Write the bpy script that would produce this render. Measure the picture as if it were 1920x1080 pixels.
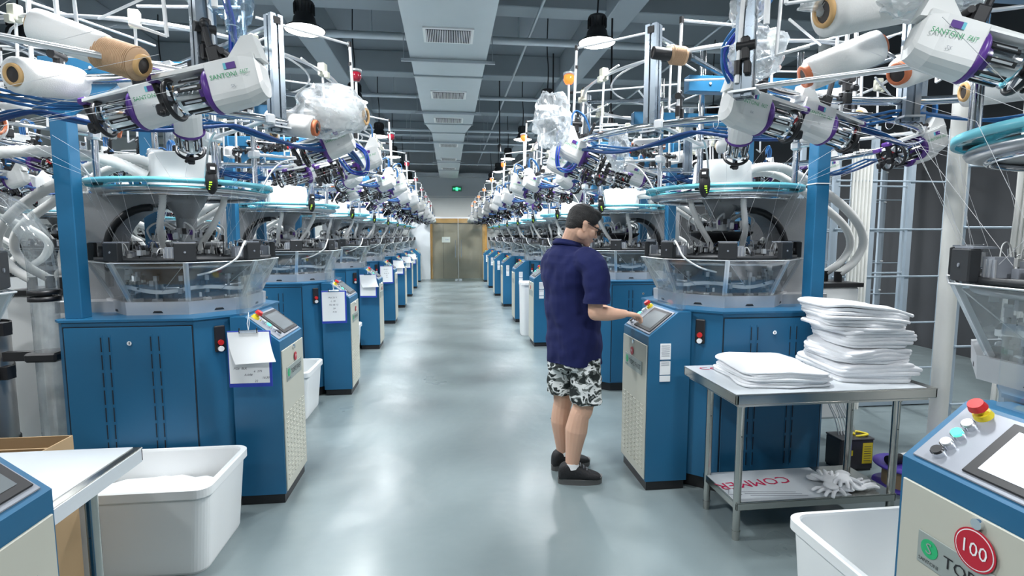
import bpy, math, random
from mathutils import Vector, Matrix, Euler, noise
PI=math.pi; R=math.radians
scn=bpy.context.scene; COL=scn.collection
for o in list(bpy.data.objects): bpy.data.objects.remove(o)

# ------------------------------------------------------------------ camera, world, lights, exposure
yaw=math.atan(118/1000.); pit=math.atan(98/math.hypot(1000,118))
cd=bpy.data.cameras.new('camera'); cam=bpy.data.objects.new('camera',cd); COL.objects.link(cam)
cam.location=(0,0,1.55); cam.rotation_euler=(PI/2-pit,0,-yaw)
cd.sensor_width=36; cd.lens=36*1000/1920.; cd.clip_start=0.05
scn.camera=cam
w=bpy.data.worlds.new('world'); scn.world=w; w.use_nodes=True
w.node_tree.nodes['Background'].inputs[0].default_value=(.75,.87,1,1)
w.node_tree.nodes['Background'].inputs[1].default_value=0.45
scn.view_settings.view_transform='Standard'; scn.view_settings.look='None'
scn.view_settings.gamma=1; scn.view_settings.use_curve_mapping=False
scn.view_settings.exposure=0.46
LAMPS=[]
for k in range(8):
    for s,x in ((-1,-1.22),(1,1.38)): LAMPS.append((x,2.5*k+(0.0 if k else -.1),k,s))
    if k<8:
        LAMPS.append((-3.9,2.5*k+.6,k,-2)); LAMPS.append((4.1,2.5*k+.6,k,2))
LAMPZ=3.33
for (x,y,k,s) in LAMPS:
    ld=bpy.data.lights.new('lamp_light','AREA'); ld.shape='DISK'; ld.size=.34; ld.energy=(62 if abs(s)==1 else 48)*(.66 if k==0 else .78 if k==1 else 1.0); ld.color=(.95,.98,1.0)
    ld.spread=R(165)
    lo=bpy.data.objects.new('lamp_light',ld); COL.objects.link(lo); lo.location=(x,y,LAMPZ-.035)

# ------------------------------------------------------------------ materials
MATS={}
def newmat(n):
    m=bpy.data.materials.new(n); m.use_nodes=True; MATS[n]=m; return m,m.node_tree,m.node_tree.nodes['Principled BSDF']
def pm(n,c,rough=.5,metal=0,em=None,es=0,var=0,vs=8,bump=0,bs=60,rvar=0,coat=0,trans=0,sss=0):
    m,t,b=newmat(n)
    b.inputs['Base Color'].default_value=(*c,1); b.inputs['Roughness'].default_value=rough; b.inputs['Metallic'].default_value=metal
    if coat: b.inputs['Coat Weight'].default_value=coat
    if trans: b.inputs['Transmission Weight'].default_value=trans
    if sss: b.inputs['Subsurface Weight'].default_value=sss; b.inputs['Subsurface Radius'].default_value=(.02,.01,.005)
    if em: b.inputs['Emission Color'].default_value=(*em,1); b.inputs['Emission Strength'].default_value=es
    tc=None
    if var or bump or rvar: tc=t.nodes.new('ShaderNodeTexCoord')
    if var or rvar:
        nz=t.nodes.new('ShaderNodeTexNoise'); nz.inputs['Scale'].default_value=vs; nz.inputs['Detail'].default_value=4
        t.links.new(tc.outputs['Object'],nz.inputs['Vector'])
        if var:
            mx=t.nodes.new('ShaderNodeMix'); mx.data_type='RGBA'
            mx.inputs[6].default_value=tuple(v*(1-var) for v in c)+(1,); mx.inputs[7].default_value=tuple(min(1,v*(1+var)) for v in c)+(1,)
            t.links.new(nz.outputs['Fac'],mx.inputs[0]); t.links.new(mx.outputs[2],b.inputs['Base Color'])
        if rvar:
            mr=t.nodes.new('ShaderNodeMapRange'); mr.inputs[3].default_value=max(0,rough-rvar); mr.inputs[4].default_value=rough+rvar
            t.links.new(nz.outputs['Fac'],mr.inputs[0]); t.links.new(mr.outputs[0],b.inputs['Roughness'])
    if bump:
        n2=t.nodes.new('ShaderNodeTexNoise'); n2.inputs['Scale'].default_value=bs; n2.inputs['Detail'].default_value=4
        t.links.new(tc.outputs['Object'],n2.inputs['Vector'])
        bp=t.nodes.new('ShaderNodeBump'); bp.inputs['Strength'].default_value=bump; bp.inputs['Distance'].default_value=.01
        t.links.new(n2.outputs['Fac'],bp.inputs['Height']); t.links.new(bp.outputs[0],b.inputs['Normal'])
    return m
def clear(n,c,refl=.12,dirt=0.0,rough=.05,dcol=(.8,.85,.88)):
    m=bpy.data.materials.new(n); m.use_nodes=True; MATS[n]=m; t=m.node_tree; t.nodes.clear()
    out=t.nodes.new('ShaderNodeOutputMaterial'); tr=t.nodes.new('ShaderNodeBsdfTransparent'); tr.inputs[0].default_value=(*c,1)
    g=t.nodes.new('ShaderNodeBsdfGlossy'); g.inputs['Roughness'].default_value=rough
    lw=t.nodes.new('ShaderNodeLayerWeight'); lw.inputs[0].default_value=.25
    mr=t.nodes.new('ShaderNodeMapRange'); mr.inputs[3].default_value=refl*.5; mr.inputs[4].default_value=min(1,refl*4)
    t.links.new(lw.outputs['Facing'],mr.inputs[0])
    mx=t.nodes.new('ShaderNodeMixShader'); t.links.new(mr.outputs[0],mx.inputs[0]); t.links.new(tr.outputs[0],mx.inputs[1]); t.links.new(g.outputs[0],mx.inputs[2])
    last=mx
    if dirt:
        d=t.nodes.new('ShaderNodeBsdfDiffuse'); d.inputs[0].default_value=(*dcol,1)
        tc=t.nodes.new('ShaderNodeTexCoord'); nz=t.nodes.new('ShaderNodeTexNoise'); nz.inputs['Scale'].default_value=9; nz.inputs['Detail'].default_value=6
        t.links.new(tc.outputs['Object'],nz.inputs['Vector'])
        r2=t.nodes.new('ShaderNodeMapRange'); r2.inputs[1].default_value=.35; r2.inputs[2].default_value=.8; r2.inputs[3].default_value=dirt*.3; r2.inputs[4].default_value=dirt*2
        t.links.new(nz.outputs['Fac'],r2.inputs[0])
        m2=t.nodes.new('ShaderNodeMixShader'); t.links.new(r2.outputs[0],m2.inputs[0]); t.links.new(mx.outputs[0],m2.inputs[1]); t.links.new(d.outputs[0],m2.inputs[2]); last=m2
    t.links.new(last.outputs[0],out.inputs[0]); return m
pm('blue',(.013,.115,.235),.40,var=.08,vs=3,rvar=.08)
pm('bluedark',(.008,.05,.13),.5)
pm('beige',(.50,.50,.43),.45,var=.03)
pm('black',(.012,.012,.014),.45)
pm('blackbox',(.018,.020,.023),.5,var=.15,vs=20)
pm('slot',(.004,.01,.02),.7)
pm('steel',(.55,.56,.57),.32,1,rvar=.12,vs=14)
pm('brushed',(.60,.61,.63),.38,.6,var=.12,vs=5,rvar=.1)
pm('castgrey',(.40,.41,.42),.45,.35,var=.12,vs=5,bump=.15,bs=90)
pm('chrome',(.78,.8,.83),.09,1)
pm('galv',(.22,.26,.30),.28,.85,var=.2,vs=7,rvar=.1)
pm('alu',(.72,.74,.76),.3,.7)
pm('white',(.80,.81,.80),.4,var=.03)
pm('whitepole',(.82,.83,.84),.3)
pm('feedwhite',(.74,.75,.74),.35)
pm('purple',(.10,.035,.25),.35)
pm('red',(.55,.02,.02),.4)
pm('redglass',(.35,.01,.03),.15,coat=.5)
pm('orangelamp',(.9,.15,.03),.2,em=(1,.2,.03),es=1.2)
pm('green',(.02,.42,.16),.4)
pm('greenlit',(.05,.8,.4),.3,em=(.1,1,.5),es=1.1)
pm('neon',(.5,.9,.05),.4,em=(.5,1,.05),es=.6)
pm('yellow',(.75,.60,.03),.4)
pm('cyanedge',(.16,.52,.62),.25)
pm('hose',(.80,.80,.78),.45)
pm('cable',(.015,.13,.36),.45)
pm('cabledark',(.012,.06,.22),.45)
pm('ivory',(.70,.70,.58),.5)
pm('yarn',(.80,.79,.77),.75,bump=.12,bs=240)
pm('yarntan',(.55,.36,.22),.8,bump=.2,bs=200)
pm('coneorange',(.60,.17,.07),.55)
pm('conetan',(.62,.38,.16),.6)
pm('conehole',(.035,.03,.028),.6)
pm('thread',(.8,.8,.82),.5)
pm('paper',(.82,.84,.85),.7,var=.02)
pm('ink',(.03,.03,.06),.6)
pm('clipblue',(.03,.06,.42),.4)
pm('screen',(.62,.66,.70),.15,em=(.75,.82,.9),es=.45)
pm('screendark',(.16,.18,.19),.15)
pm('bezel',(.28,.30,.34),.4,.2)
pm('plategrey',(.36,.40,.38),.4,.3)
pm('badge',(.48,.01,.03),.35)
pm('textblack',(.01,.01,.012),.5); pm('textgreen',(.02,.33,.12),.5); pm('textred',(.50,.02,.08),.5); pm('textwhite',(.85,.85,.85),.5)
pm('binplastic',(.80,.82,.82),.35,var=.03,vs=4)
pm('cloth',(.84,.85,.87),.85,bump=.25,bs=70)
pm('inox',(.50,.50,.47),.22,1,var=.12,vs=4,rvar=.1)
pm('film',(.66,.70,.73),.25,.1,var=.04)
pm('cardboard',(.42,.29,.16),.75,var=.06)
pm('ceil',(.165,.195,.22),.8,var=.06,vs=1.5); pm('beam',(.27,.315,.34),.75,var=.06,vs=2)
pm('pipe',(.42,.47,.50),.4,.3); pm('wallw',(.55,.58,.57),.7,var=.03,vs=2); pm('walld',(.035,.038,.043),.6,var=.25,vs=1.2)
pm('wallupper',(.42,.46,.48),.7); pm('pillar',(.66,.70,.73),.5,var=.05,vs=2)
pm('wood',(.55,.30,.08),.45,var=.1,vs=6); pm('doorwood',(.30,.26,.20),.5,var=.05,vs=3)
pm('rackgrey',(.42,.50,.57),.4,.3)
pm('pvc',(.78,.78,.74),.4)
pm('lampblack',(.02,.022,.025),.5); pm('lampglow',(1,1,1),.5,em=(1,.98,.96),es=14)
pm('battery',(.04,.04,.045),.4); pm('spoolp',(.10,.06,.42),.35)
pm('tank',(.50,.48,.46),.3,.8,var=.15,vs=3)
pm('skin',(.66,.40,.285),.5,var=.06,vs=14,sss=.08); pm('hair',(.012,.011,.011),.6,bump=.8,bs=160)
pm('navy',(.0045,.009,.072),.95,bump=.2,bs=14,var=.12,vs=5); pm('sock',(.85,.85,.85),.8); pm('shoe',(.01,.01,.012),.7,bump=.3,bs=90)
pm('sole',(.10,.10,.10),.5); pm('lens',(.01,.012,.014),.1); pm('lip',(.50,.22,.19),.5)
clear('acrylic',(.93,.95,.96),.10,.045); clear('pipeclear',(.88,.90,.90),.16,.14); clear('cyan',(.35,.80,.88),.2,.25,dcol=(.25,.72,.82)); clear('doorglass',(.90,.93,.90),.08,.02)
clear('bag',(.93,.95,.96),.22,.34,rough=.12,dcol=(.9,.93,.95)); clear('bagblue',(.75,.87,.96),.25,.15,rough=.1,dcol=(.6,.78,.9))
# duct: galvanised with faint brushed streaks
pm('duct',(.50,.56,.58),.45,.25,var=.05,vs=3)
pm('ductseam',(.36,.41,.43),.4,.5)
def floor_mat():
    m,t,b=newmat('floor'); tc=t.nodes.new('ShaderNodeTexCoord')
    n=t.nodes.new('ShaderNodeTexNoise'); n.inputs['Scale'].default_value=.9; n.inputs['Detail'].default_value=5
    cr=t.nodes.new('ShaderNodeValToRGB'); cr.color_ramp.elements[0].position=.1; cr.color_ramp.elements[1].position=.9
    cr.color_ramp.elements[0].color=(.140,.182,.192,1); cr.color_ramp.elements[1].color=(.215,.262,.27,1)
    t.links.new(tc.outputs['Object'],n.inputs[0]); t.links.new(n.outputs['Fac'],cr.inputs[0]); t.links.new(cr.outputs[0],b.inputs['Base Color'])
    n2=t.nodes.new('ShaderNodeTexNoise'); n2.inputs['Scale'].default_value=1.5; n2.inputs['Detail'].default_value=3
    mr=t.nodes.new('ShaderNodeMapRange'); mr.inputs[3].default_value=.16; mr.inputs[4].default_value=.54
    t.links.new(tc.outputs['Object'],n2.inputs[0]); t.links.new(n2.outputs['Fac'],mr.inputs[0]); t.links.new(mr.outputs[0],b.inputs['Roughness'])
    n3=t.nodes.new('ShaderNodeTexNoise'); n3.inputs['Scale'].default_value=2.6; n3.inputs['Detail'].default_value=3
    bp=t.nodes.new('ShaderNodeBump'); bp.inputs['Strength'].default_value=.42; bp.inputs['Distance'].default_value=.03
    t.links.new(tc.outputs['Object'],n3.inputs[0]); t.links.new(n3.outputs['Fac'],bp.inputs['Height']); t.links.new(bp.outputs[0],b.inputs['Normal'])
    b.inputs['Coat Weight'].default_value=.15; b.inputs['Coat Roughness'].default_value=.2
floor_mat()
def camo_mat():
    m,t,b=newmat('camo'); tc=t.nodes.new('ShaderNodeTexCoord'); mp=t.nodes.new('ShaderNodeMapping'); mp.inputs['Scale'].default_value=(1,1,1.5)
    t.links.new(tc.outputs['Object'],mp.inputs[0])
    n=t.nodes.new('ShaderNodeTexNoise'); n.inputs['Scale'].default_value=13; n.inputs['Detail'].default_value=2.5; n.inputs['Distortion'].default_value=.7
    cr=t.nodes.new('ShaderNodeValToRGB'); cr.color_ramp.interpolation='CONSTANT'; e=cr.color_ramp.elements
    e[0].position=0; e[0].color=(.012,.018,.018,1); e[1].position=.44; e[1].color=(.16,.18,.17,1)
    x=e.new(.50); x.color=(.75,.77,.76,1); x=e.new(.60); x.color=(.02,.028,.028,1); x=e.new(.72); x.color=(.30,.32,.31,1)
    t.links.new(mp.outputs[0],n.inputs[0]); t.links.new(n.outputs['Fac'],cr.inputs[0]); t.links.new(cr.outputs[0],b.inputs['Base Color']); b.inputs['Roughness'].default_value=.85
camo_mat()

# ------------------------------------------------------------------ mesh builder
TXT={}
def text_geo(s):
    if s not in TXT:
        c=bpy.data.curves.new('t','FONT'); c.body=s; c.align_x='CENTER'; c.align_y='CENTER'; c.size=1; c.resolution_u=2
        o=bpy.data.objects.new('t',c); COL.objects.link(o); dg=bpy.context.evaluated_depsgraph_get(); dg.update()
        me=bpy.data.meshes.new_from_object(o.evaluated_get(dg)); TXT[s]=([v.co.copy() for v in me.vertices],[list(p.vertices) for p in me.polygons])
        bpy.data.objects.remove(o); bpy.data.curves.remove(c); bpy.data.meshes.remove(me)
    return TXT[s]
class MB:
    def __init__(s,mat='white',mir=False): s.V=[];s.F=[];s.K=[];s.S=[];s.mats=[];s.m=mat;s.T=Matrix();s.mir=mir
    def mi(s,m):
        m=m or s.m
        if m not in s.mats: s.mats.append(m)
        return s.mats.index(m)
    def add(s,vs,fs,m=None,smooth=False):
        n=len(s.V); k=s.mi(m)
        for v in vs: s.V.append(s.T@Vector(v))
        for f in fs: s.F.append([i+n for i in f]); s.K.append(k); s.S.append(smooth)
        return s
    def box(s,c,d,m=None,b=0,rz=0,rot=None):
        hx,hy,hz=d[0]/2,d[1]/2,d[2]/2; M=Matrix.Translation(c)@((rot if rot else Matrix.Rotation(rz,4,'Z')))
        if b<=0:
            vs=[(x,y,z) for x in(-hx,hx) for y in(-hy,hy) for z in(-hz,hz)]; fs=[(0,1,3,2),(4,6,7,5),(0,4,5,1),(2,3,7,6),(0,2,6,4),(1,5,7,3)]
        else:
            vs=[];ix={}
            for i,sx in enumerate((-1,1)):
                for j,sy in enumerate((-1,1)):
                    for k,sz in enumerate((-1,1)):
                        for a in range(3):
                            p=[sx*(hx-(b if a!=0 else 0)),sy*(hy-(b if a!=1 else 0)),sz*(hz-(b if a!=2 else 0))]; ix[(i,j,k,a)]=len(vs); vs.append(p)
            fs=[]
            for i in(0,1): fs.append([ix[(i,0,0,0)],ix[(i,1,0,0)],ix[(i,1,1,0)],ix[(i,0,1,0)]]); fs.append([ix[(0,i,0,1)],ix[(1,i,0,1)],ix[(1,i,1,1)],ix[(0,i,1,1)]]); fs.append([ix[(0,0,i,2)],ix[(1,0,i,2)],ix[(1,1,i,2)],ix[(0,1,i,2)]])
            for i in(0,1):
                for j in(0,1):
                    fs.append([ix[(i,j,0,0)],ix[(i,j,1,0)],ix[(i,j,1,1)],ix[(i,j,0,1)]]); fs.append([ix[(i,0,j,0)],ix[(i,1,j,0)],ix[(i,1,j,2)],ix[(i,0,j,2)]]); fs.append([ix[(0,i,j,1)],ix[(1,i,j,1)],ix[(1,i,j,2)],ix[(0,i,j,2)]])
                    for k in(0,1): fs.append([ix[(i,j,k,0)],ix[(i,j,k,1)],ix[(i,j,k,2)]])
        return s.add([M@Vector(v) for v in vs],fs,m)
    def cyl(s,p0,p1,r0,r1=None,n=12,m=None,cap=True):
        r1=r0 if r1 is None else r1; p0=Vector(p0);p1=Vector(p1); d=(p1-p0).normalized(); a=d.orthogonal().normalized(); c=d.cross(a)
        vs=[];
        for p,r in((p0,r0),(p1,r1)):
            for i in range(n): t=2*PI*i/n; vs.append(p+a*math.cos(t)*r+c*math.sin(t)*r)
        s.add(vs,[(i,(i+1)%n,n+(i+1)%n,n+i) for i in range(n)],m,True)
        if cap: s.add(vs[:n],[list(range(n))[::-1]],m); s.add(vs[n:],[list(range(n))],m)
        return s
    def tube(s,pts,r,n=8,m=None,closed=False,cap=True):
        P=[Vector(p) for p in pts]; N=len(P); rr=r if isinstance(r,(list,tuple)) else [r]*N
        vs=[];a=None
        for i in range(N):
            if closed: d=P[(i+1)%N]-P[i-1]
            else: d=P[min(i+1,N-1)]-P[max(i-1,0)]
            if d.length<1e-9: d=Vector((0,0,1))
            d.normalize()
            a=d.orthogonal().normalized() if a is None else (a-d*a.dot(d)).normalized()
            c=d.cross(a)
            for k in range(n): t=2*PI*k/n; vs.append(P[i]+(a*math.cos(t)+c*math.sin(t))*rr[i])
        fs=[]
        for i in range(N if closed else N-1):
            j=(i+1)%N
            for k in range(n): fs.append((i*n+k,i*n+(k+1)%n,j*n+(k+1)%n,j*n+k))
        s.add(vs,fs,m,True)
        if cap and not closed: s.add(vs[:n],[list(range(n))[::-1]],m); s.add(vs[-n:],[list(range(n))],m)
        return s
    def ring(s,c,R_,r,n=48,k=8,m=None,a0=0,a1=2*PI,axis='Z'):
        full=abs(a1-a0-2*PI)<1e-6; N=n if full else n+1
        pts=[]
        for i in range(N):
            t=a0+(a1-a0)*i/n; u,v=R_*math.cos(t),R_*math.sin(t)
            p={'Z':(u,v,0),'X':(0,u,v),'Y':(u,0,v)}[axis]; pts.append(Vector(c)+Vector(p))
        return s.tube(pts,r,k,m,closed=full)
    def lathe(s,prof,n=32,m=None,c=(0,0,0),axis='Z',smooth=True,a0=0,a1=2*PI):
        vs=[];full=abs(a1-a0-2*PI)<1e-6;N=n if full else n+1;L=len(prof)
        for i in range(N):
            t=a0+(a1-a0)*i/n
            for r,z in prof:
                u,v=r*math.cos(t),r*math.sin(t); p={'Z':(u,v,z),'X':(z,u,v),'Y':(u,z,v)}[axis]; vs.append(Vector(c)+Vector(p))
        fs=[]
        for i in range(n if full else n):
            j=(i+1)%N
            for k in range(L-1): fs.append((i*L+k,j*L+k,j*L+k+1,i*L+k+1))
        return s.add(vs,fs,m,smooth)
    def prism(s,poly,z0,z1,m=None,plane='XY'):
        f={'XY':lambda a,b,c:(a,b,c),'XZ':lambda a,b,c:(a,c,b),'YZ':lambda a,b,c:(c,a,b)}[plane]; n=len(poly)
        vs=[f(a,b,z0) for a,b in poly]+[f(a,b,z1) for a,b in poly]
        return s.add(vs,[list(range(n))[::-1],list(range(n,2*n))]+[(i,(i+1)%n,n+(i+1)%n,n+i) for i in range(n)],m)
    def sph(s,c,r,n=16,m=None,rot=None):
        r=r if isinstance(r,(list,tuple)) else (r,r,r); h=n//2; vs=[]
        M=Matrix.Translation(c)@(rot if rot else Matrix())
        for j in range(1,h):
            p=PI*j/h
            for i in range(n): t=2*PI*i/n; vs.append(M@Vector((r[0]*math.sin(p)*math.cos(t),r[1]*math.sin(p)*math.sin(t),r[2]*math.cos(p))))
        vs.append(M@Vector((0,0,r[2]))); vs.append(M@Vector((0,0,-r[2]))); T_=len(vs)-2
        fs=[(j*n+i,j*n+(i+1)%n,(j+1)*n+(i+1)%n,(j+1)*n+i) for j in range(h-2) for i in range(n)]
        fs+=[(T_,(i+1)%n,i) for i in range(n)]+[(T_+1,(h-2)*n+i,(h-2)*n+(i+1)%n) for i in range(n)]
        return s.add(vs,fs,m,True)
    def text(s,st,o,nrm,size,m='textblack',up=(0,0,1),sx=1.0,lift=.0015,shear=0):
        V_,F_=text_geo(st); nrm=Vector(nrm).normalized(); up=Vector(up); up=(up-nrm*up.dot(nrm)).normalized(); rt=up.cross(nrm)
        if s.mir: rt=-rt
        o=Vector(o)+nrm*lift
        return s.add([o+rt*((v.x+shear*v.y)*size*sx)+up*v.y*size for v in V_],F_,m)
    def loft(s,rings,m=None,smooth=True,cap=True):
        n=len(rings[0]); vs=[v for r in rings for v in r]
        s.add(vs,[(j*n+i,j*n+(i+1)%n,(j+1)*n+(i+1)%n,(j+1)*n+i) for j in range(len(rings)-1) for i in range(n)],m,smooth)
        if cap: s.add(rings[0],[list(range(n))[::-1]],m); s.add(rings[-1],[list(range(n))],m)
        return s
    def mesh(s,name):
        me=bpy.data.meshes.new(name); V=s.V;F=s.F
        if s.mir: V=[Vector((-v.x,v.y,v.z)) for v in V]; F=[f[::-1] for f in F]
        me.from_pydata([tuple(v) for v in V],[],F)
        for m in s.mats: me.materials.append(MATS[m])
        me.polygons.foreach_set('material_index',s.K); me.polygons.foreach_set('use_smooth',s.S); me.update(); return me
    def build(s,name,parent=None,loc=None,label=None):
        o=bpy.data.objects.new(name,s.mesh(name)); COL.objects.link(o)
        if parent: o.parent=parent
        if loc: o.location=loc
        if label: o['label']=label
        return o
def tag(o,label,cat,group=None,kind=None):
    o['label']=label; o['category']=cat
    if group: o['group']=group
    if kind: o['kind']=kind
    return o
def empty(name,loc=(0,0,0),rz=0,parent=None):
    o=bpy.data.objects.new(name,None); COL.objects.link(o); o.location=loc; o.rotation_euler=(0,0,rz); o.empty_display_size=.1
    if parent: o.parent=parent
    return o
def struct(name,mb,label=None):
    o=mb.build(name); o['kind']='structure'
    if label: o['label']=label
    return o
KIDS={}
def copy_tree(o,parent=None):
    c=o.copy(); COL.objects.link(c); c.parent=parent
    for ch in list(o.children): copy_tree(ch,c)
    return c
def spline(pts,n=8):
    P=[Vector(p) for p in pts]; out=[]
    for i in range(len(P)-1):
        p0=P[max(i-1,0)];p1=P[i];p2=P[i+1];p3=P[min(i+2,len(P)-1)]
        for k in range(n):
            t=k/n; out.append(.5*((2*p1)+(p2-p0)*t+(2*p0-5*p1+4*p2-p3)*t*t+(3*p1-p0-3*p2+p3)*t*t*t))
    out.append(P[-1]); return out
def pol(az,r,z): return Vector((r*math.cos(R(az)),r*math.sin(R(az)),z))

# ------------------------------------------------------------------ the setting
XL,XR,YB,YF,ZC=-7.5,6.6,-3.5,19.7,4.55
mb=MB('floor'); mb.box((-.45,8.1,-.05),(14.1,23.2,.1)); struct('floor',mb)
mb=MB('ceil'); mb.box((-.45,8.1,ZC+.05),(14.1,23.2,.1)); struct('ceiling',mb)
mb=MB('wallw'); mb.box((-.45,YF+.1,1.5),(14.3,.2,3.0)); mb.box((-.45,YF+.1,3.8),(14.3,.2,1.6),'wallupper')
mb.box((-.45,YF-.006,2.95),(14.1,.012,.03),'wallupper'); struct('wall_back',mb)
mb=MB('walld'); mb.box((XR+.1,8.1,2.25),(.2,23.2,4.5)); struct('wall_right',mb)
mb=MB('wallw'); mb.box((XL-.1,8.1,2.25),(.2,23.2,4.5)); struct('wall_left',mb)
mb=MB('wallw'); mb.box((-.45,YB-.1,2.25),(14.3,.2,4.5)); struct('wall_front',mb)
mb=MB('pillar'); mb.box((-1.02,19.45,1.35),(.72,.5,2.7),b=.01); struct('wall_partition',mb,'white boxed pillar beside the door')
nb=0
for i,y in enumerate((1.2,3.9,6.6,9.3,12.0,14.7,17.4)):
    mb=MB('beam'); mb.box((-.45,y,ZC-.17),(14.1,.30,.34),b=.01); struct('trim_%d'%(nb+1),mb); nb+=1
for x in (-4.6,-1.75,2.05,4.9):
    mb=MB('beam'); mb.box((x,8.1,ZC-.22),(.32,23.2,.44),b=.01); struct('trim_%d'%(nb+1),mb); nb+=1
# gypsum soffit band above the far end
mb=MB('wallupper'); mb.box((-.45,19.5,3.72),(14.1,.4,.12)); struct('trim_%d'%(nb+1),mb); nb+=1
# duct
t=empty('air_duct',(.02,4,3.6)); tag(t,'long rectangular galvanised air duct under the ceiling with grilles','air duct')
def ductseg(y0,y1,w0,w1,h=.42):
    mb=MB('duct'); 
    vs=[(-w0/2,y0-4,0),(w0/2,y0-4,0),(w1/2,y1-4,0),(-w1/2,y1-4,0),(-w0/2,y0-4,h),(w0/2,y0-4,h),(w1/2,y1-4,h),(-w1/2,y1-4,h)]
    mb.add(vs,[(0,1,2,3),(7,6,5,4),(0,4,5,1),(1,5,6,2),(2,6,7,3),(3,7,4,0)]); mb.build('duct_section',t)
for a in ((-1.5,6.5,.88,.88),(6.5,10.1,.87,.87),(10.1,10.95,.87,.66),(10.95,14.8,.66,.66),(14.8,19.45,.64,.64)): ductseg(*a)
for y in (1.2,3.9,6.5,7.15,9.15,10.1,10.95,12.0,14.8,17.0):
    wd=.87 if y<10.5 else .66
    mb=MB('ductseam'); mb.box((0,y-4,-.008),(wd+.012,.035,.02))
    for sx in(-1,1): mb.box((sx*(wd/2+.006),y-4,.2),(.012,.035,.42))
    mb.build('duct_flange',t)
for y in (3.4,5.72,8.05,10.34 if 0 else 9.75,12.4,14.6,16.6):
    gw=.45 if y<10 else .36
    mb=MB('white'); mb.box((0,y-4,-.008),(gw+.06,.40,.014)); mb.box((0,y-4,-.0165),(gw,.34,.006),'slot')
    for i in range(26): mb.box((-gw/2+gw*(i+.5)/26,y-4,-.022),(gw/26*.42,.34,.008),'white')
    mb.build('air_grille',t)
for y in (2.6,6.45,9.1,11.9,15):
    wd=.96 if y<10.5 else .76
    mb=MB('pipe'); mb.box((0,y-4,-.035),(wd+.12,.03,.03))
    for sx in(-1,1): mb.cyl((sx*(wd/2+.03),y-4,-.03),(sx*(wd/2+.03),y-4,ZC-3.6-.0),.005,n=6)
    mb.build('hanger',t)
# pipes and conduits across the ceiling
for (y,z,r,lab) in ((4.15,4.05,.03,'thick grey pipe'),(6.9,3.98,.045,''),(9.6,3.95,.035,''),(12.3,3.9,.035,''),(13.6,3.85,.03,''),(15.2,3.9,.035,''),(17.9,3.9,.03,'')):
    mb=MB('pipe'); mb.cyl((XL,y,z),(XR,y,z),r,n=10)
    for x in (-5,-2.6,-.9,.9,2.7,5): mb.cyl((x,y,z),(x,y,ZC),.006,n=6)
    o=mb.build('ceiling_pipe'); tag(o,'grey pipe crossing under the ceiling %.0f metres down the hall'%y,'pipe','pipes crossing the ceiling')
for i,(x,z) in enumerate(((1.05,4.08),(-2.7,4.02),(3.2,4.0))):
    mb=MB('pipe'); mb.cyl((x,YB,z),(x,YF,z),.018,n=8); o=mb.build('ceiling_conduit'); tag(o,['thin conduit running beside the duct on its right','thin conduit over the left machines','thin conduit over the right machines'][i],'conduit')
mb=MB('pipe'); mb.tube(spline([(.95,5.2,4.05),(1.2,4.8,4.15),(1.55,4.3,4.25),(1.9,3.6,4.3)]),.014,8); o=mb.build('ceiling_conduit'); tag(o,'bent conduit on the right ceiling beam','conduit')
# short hanging sprinkler / sensor rods
for i,(x,y,z0) in enumerate(((.98,10.3,3.25),(1.95,6.4,3.0),(1.75,9.0,3.3))):
    mb=MB('black'); mb.cyl((x,y,z0),(x,y,ZC),.012,n=8); mb.cyl((x,y,z0-.1),(x,y,z0+.03),.035,.03,n=10); o=mb.build('drop_rod'); tag(o,['black drop rod with sensor right of the duct','grey drop rod above the man','black drop rod above the far right machines'][i],'rod')
# doors at the far end
t=empty('door_1',(.32,YF-.02,0)); t['kind']='structure'; t['label']='brown double door in a light wood frame'
mb=MB('wood'); mb.box((-.985,-.05,1.05),(.17,.14,2.1)); mb.box((.985,-.05,1.05),(.17,.14,2.1)); mb.box((0,-.05,2.12),(2.14,.14,.19)); mb.build('door_frame',t)
for sx in(-1,1):
    mb=MB('doorwood'); mb.box((sx*.45,-.02,1.01),(.895,.05,2.02)); 
    if sx<0: mb.box((-.52,-.047,1.01),(.008,.004,2.0),'slot')
    mb.build('door_leaf',t)
mb=MB('paper'); mb.box((-.42,-.05,1.42),(.30,.004,.2)); mb.text('PUSH',(-.38,-.053,1.42),(0,-1,0),.05,'clipblue'); mb.build('notice',t,label='white paper notice')
t=empty('door_2',(.32,18.35,0)); t['kind']='structure'; t['label']='frameless glass double door with long steel handles'
for sx in(-1,1):
    mb=MB('doorglass'); mb.box((sx*.46,0,1.08),(.90,.012,2.12)); o=mb.build('glass_leaf',t)
    mb=MB('chrome'); mb.cyl((sx*.10,-.05,.82),(sx*.10,-.05,1.42),.012,n=10)
    for z in(.9,1.34): mb.cyl((sx*.10,-.05,z),(sx*.10,0,z),.008,n=8)
    mb.build('handle',o)
    mb=MB('chrome'); mb.box((sx*.07,0,.05),(.10,.03,.08)); mb.build('patch_fitting',o)
mb=MB('alu'); mb.box((0,0,2.17),(1.9,.05,.05)); mb.cyl((0,-.02,0),(0,-.02,2.2),.008,n=6); mb.build('door_rail',t)
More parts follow.
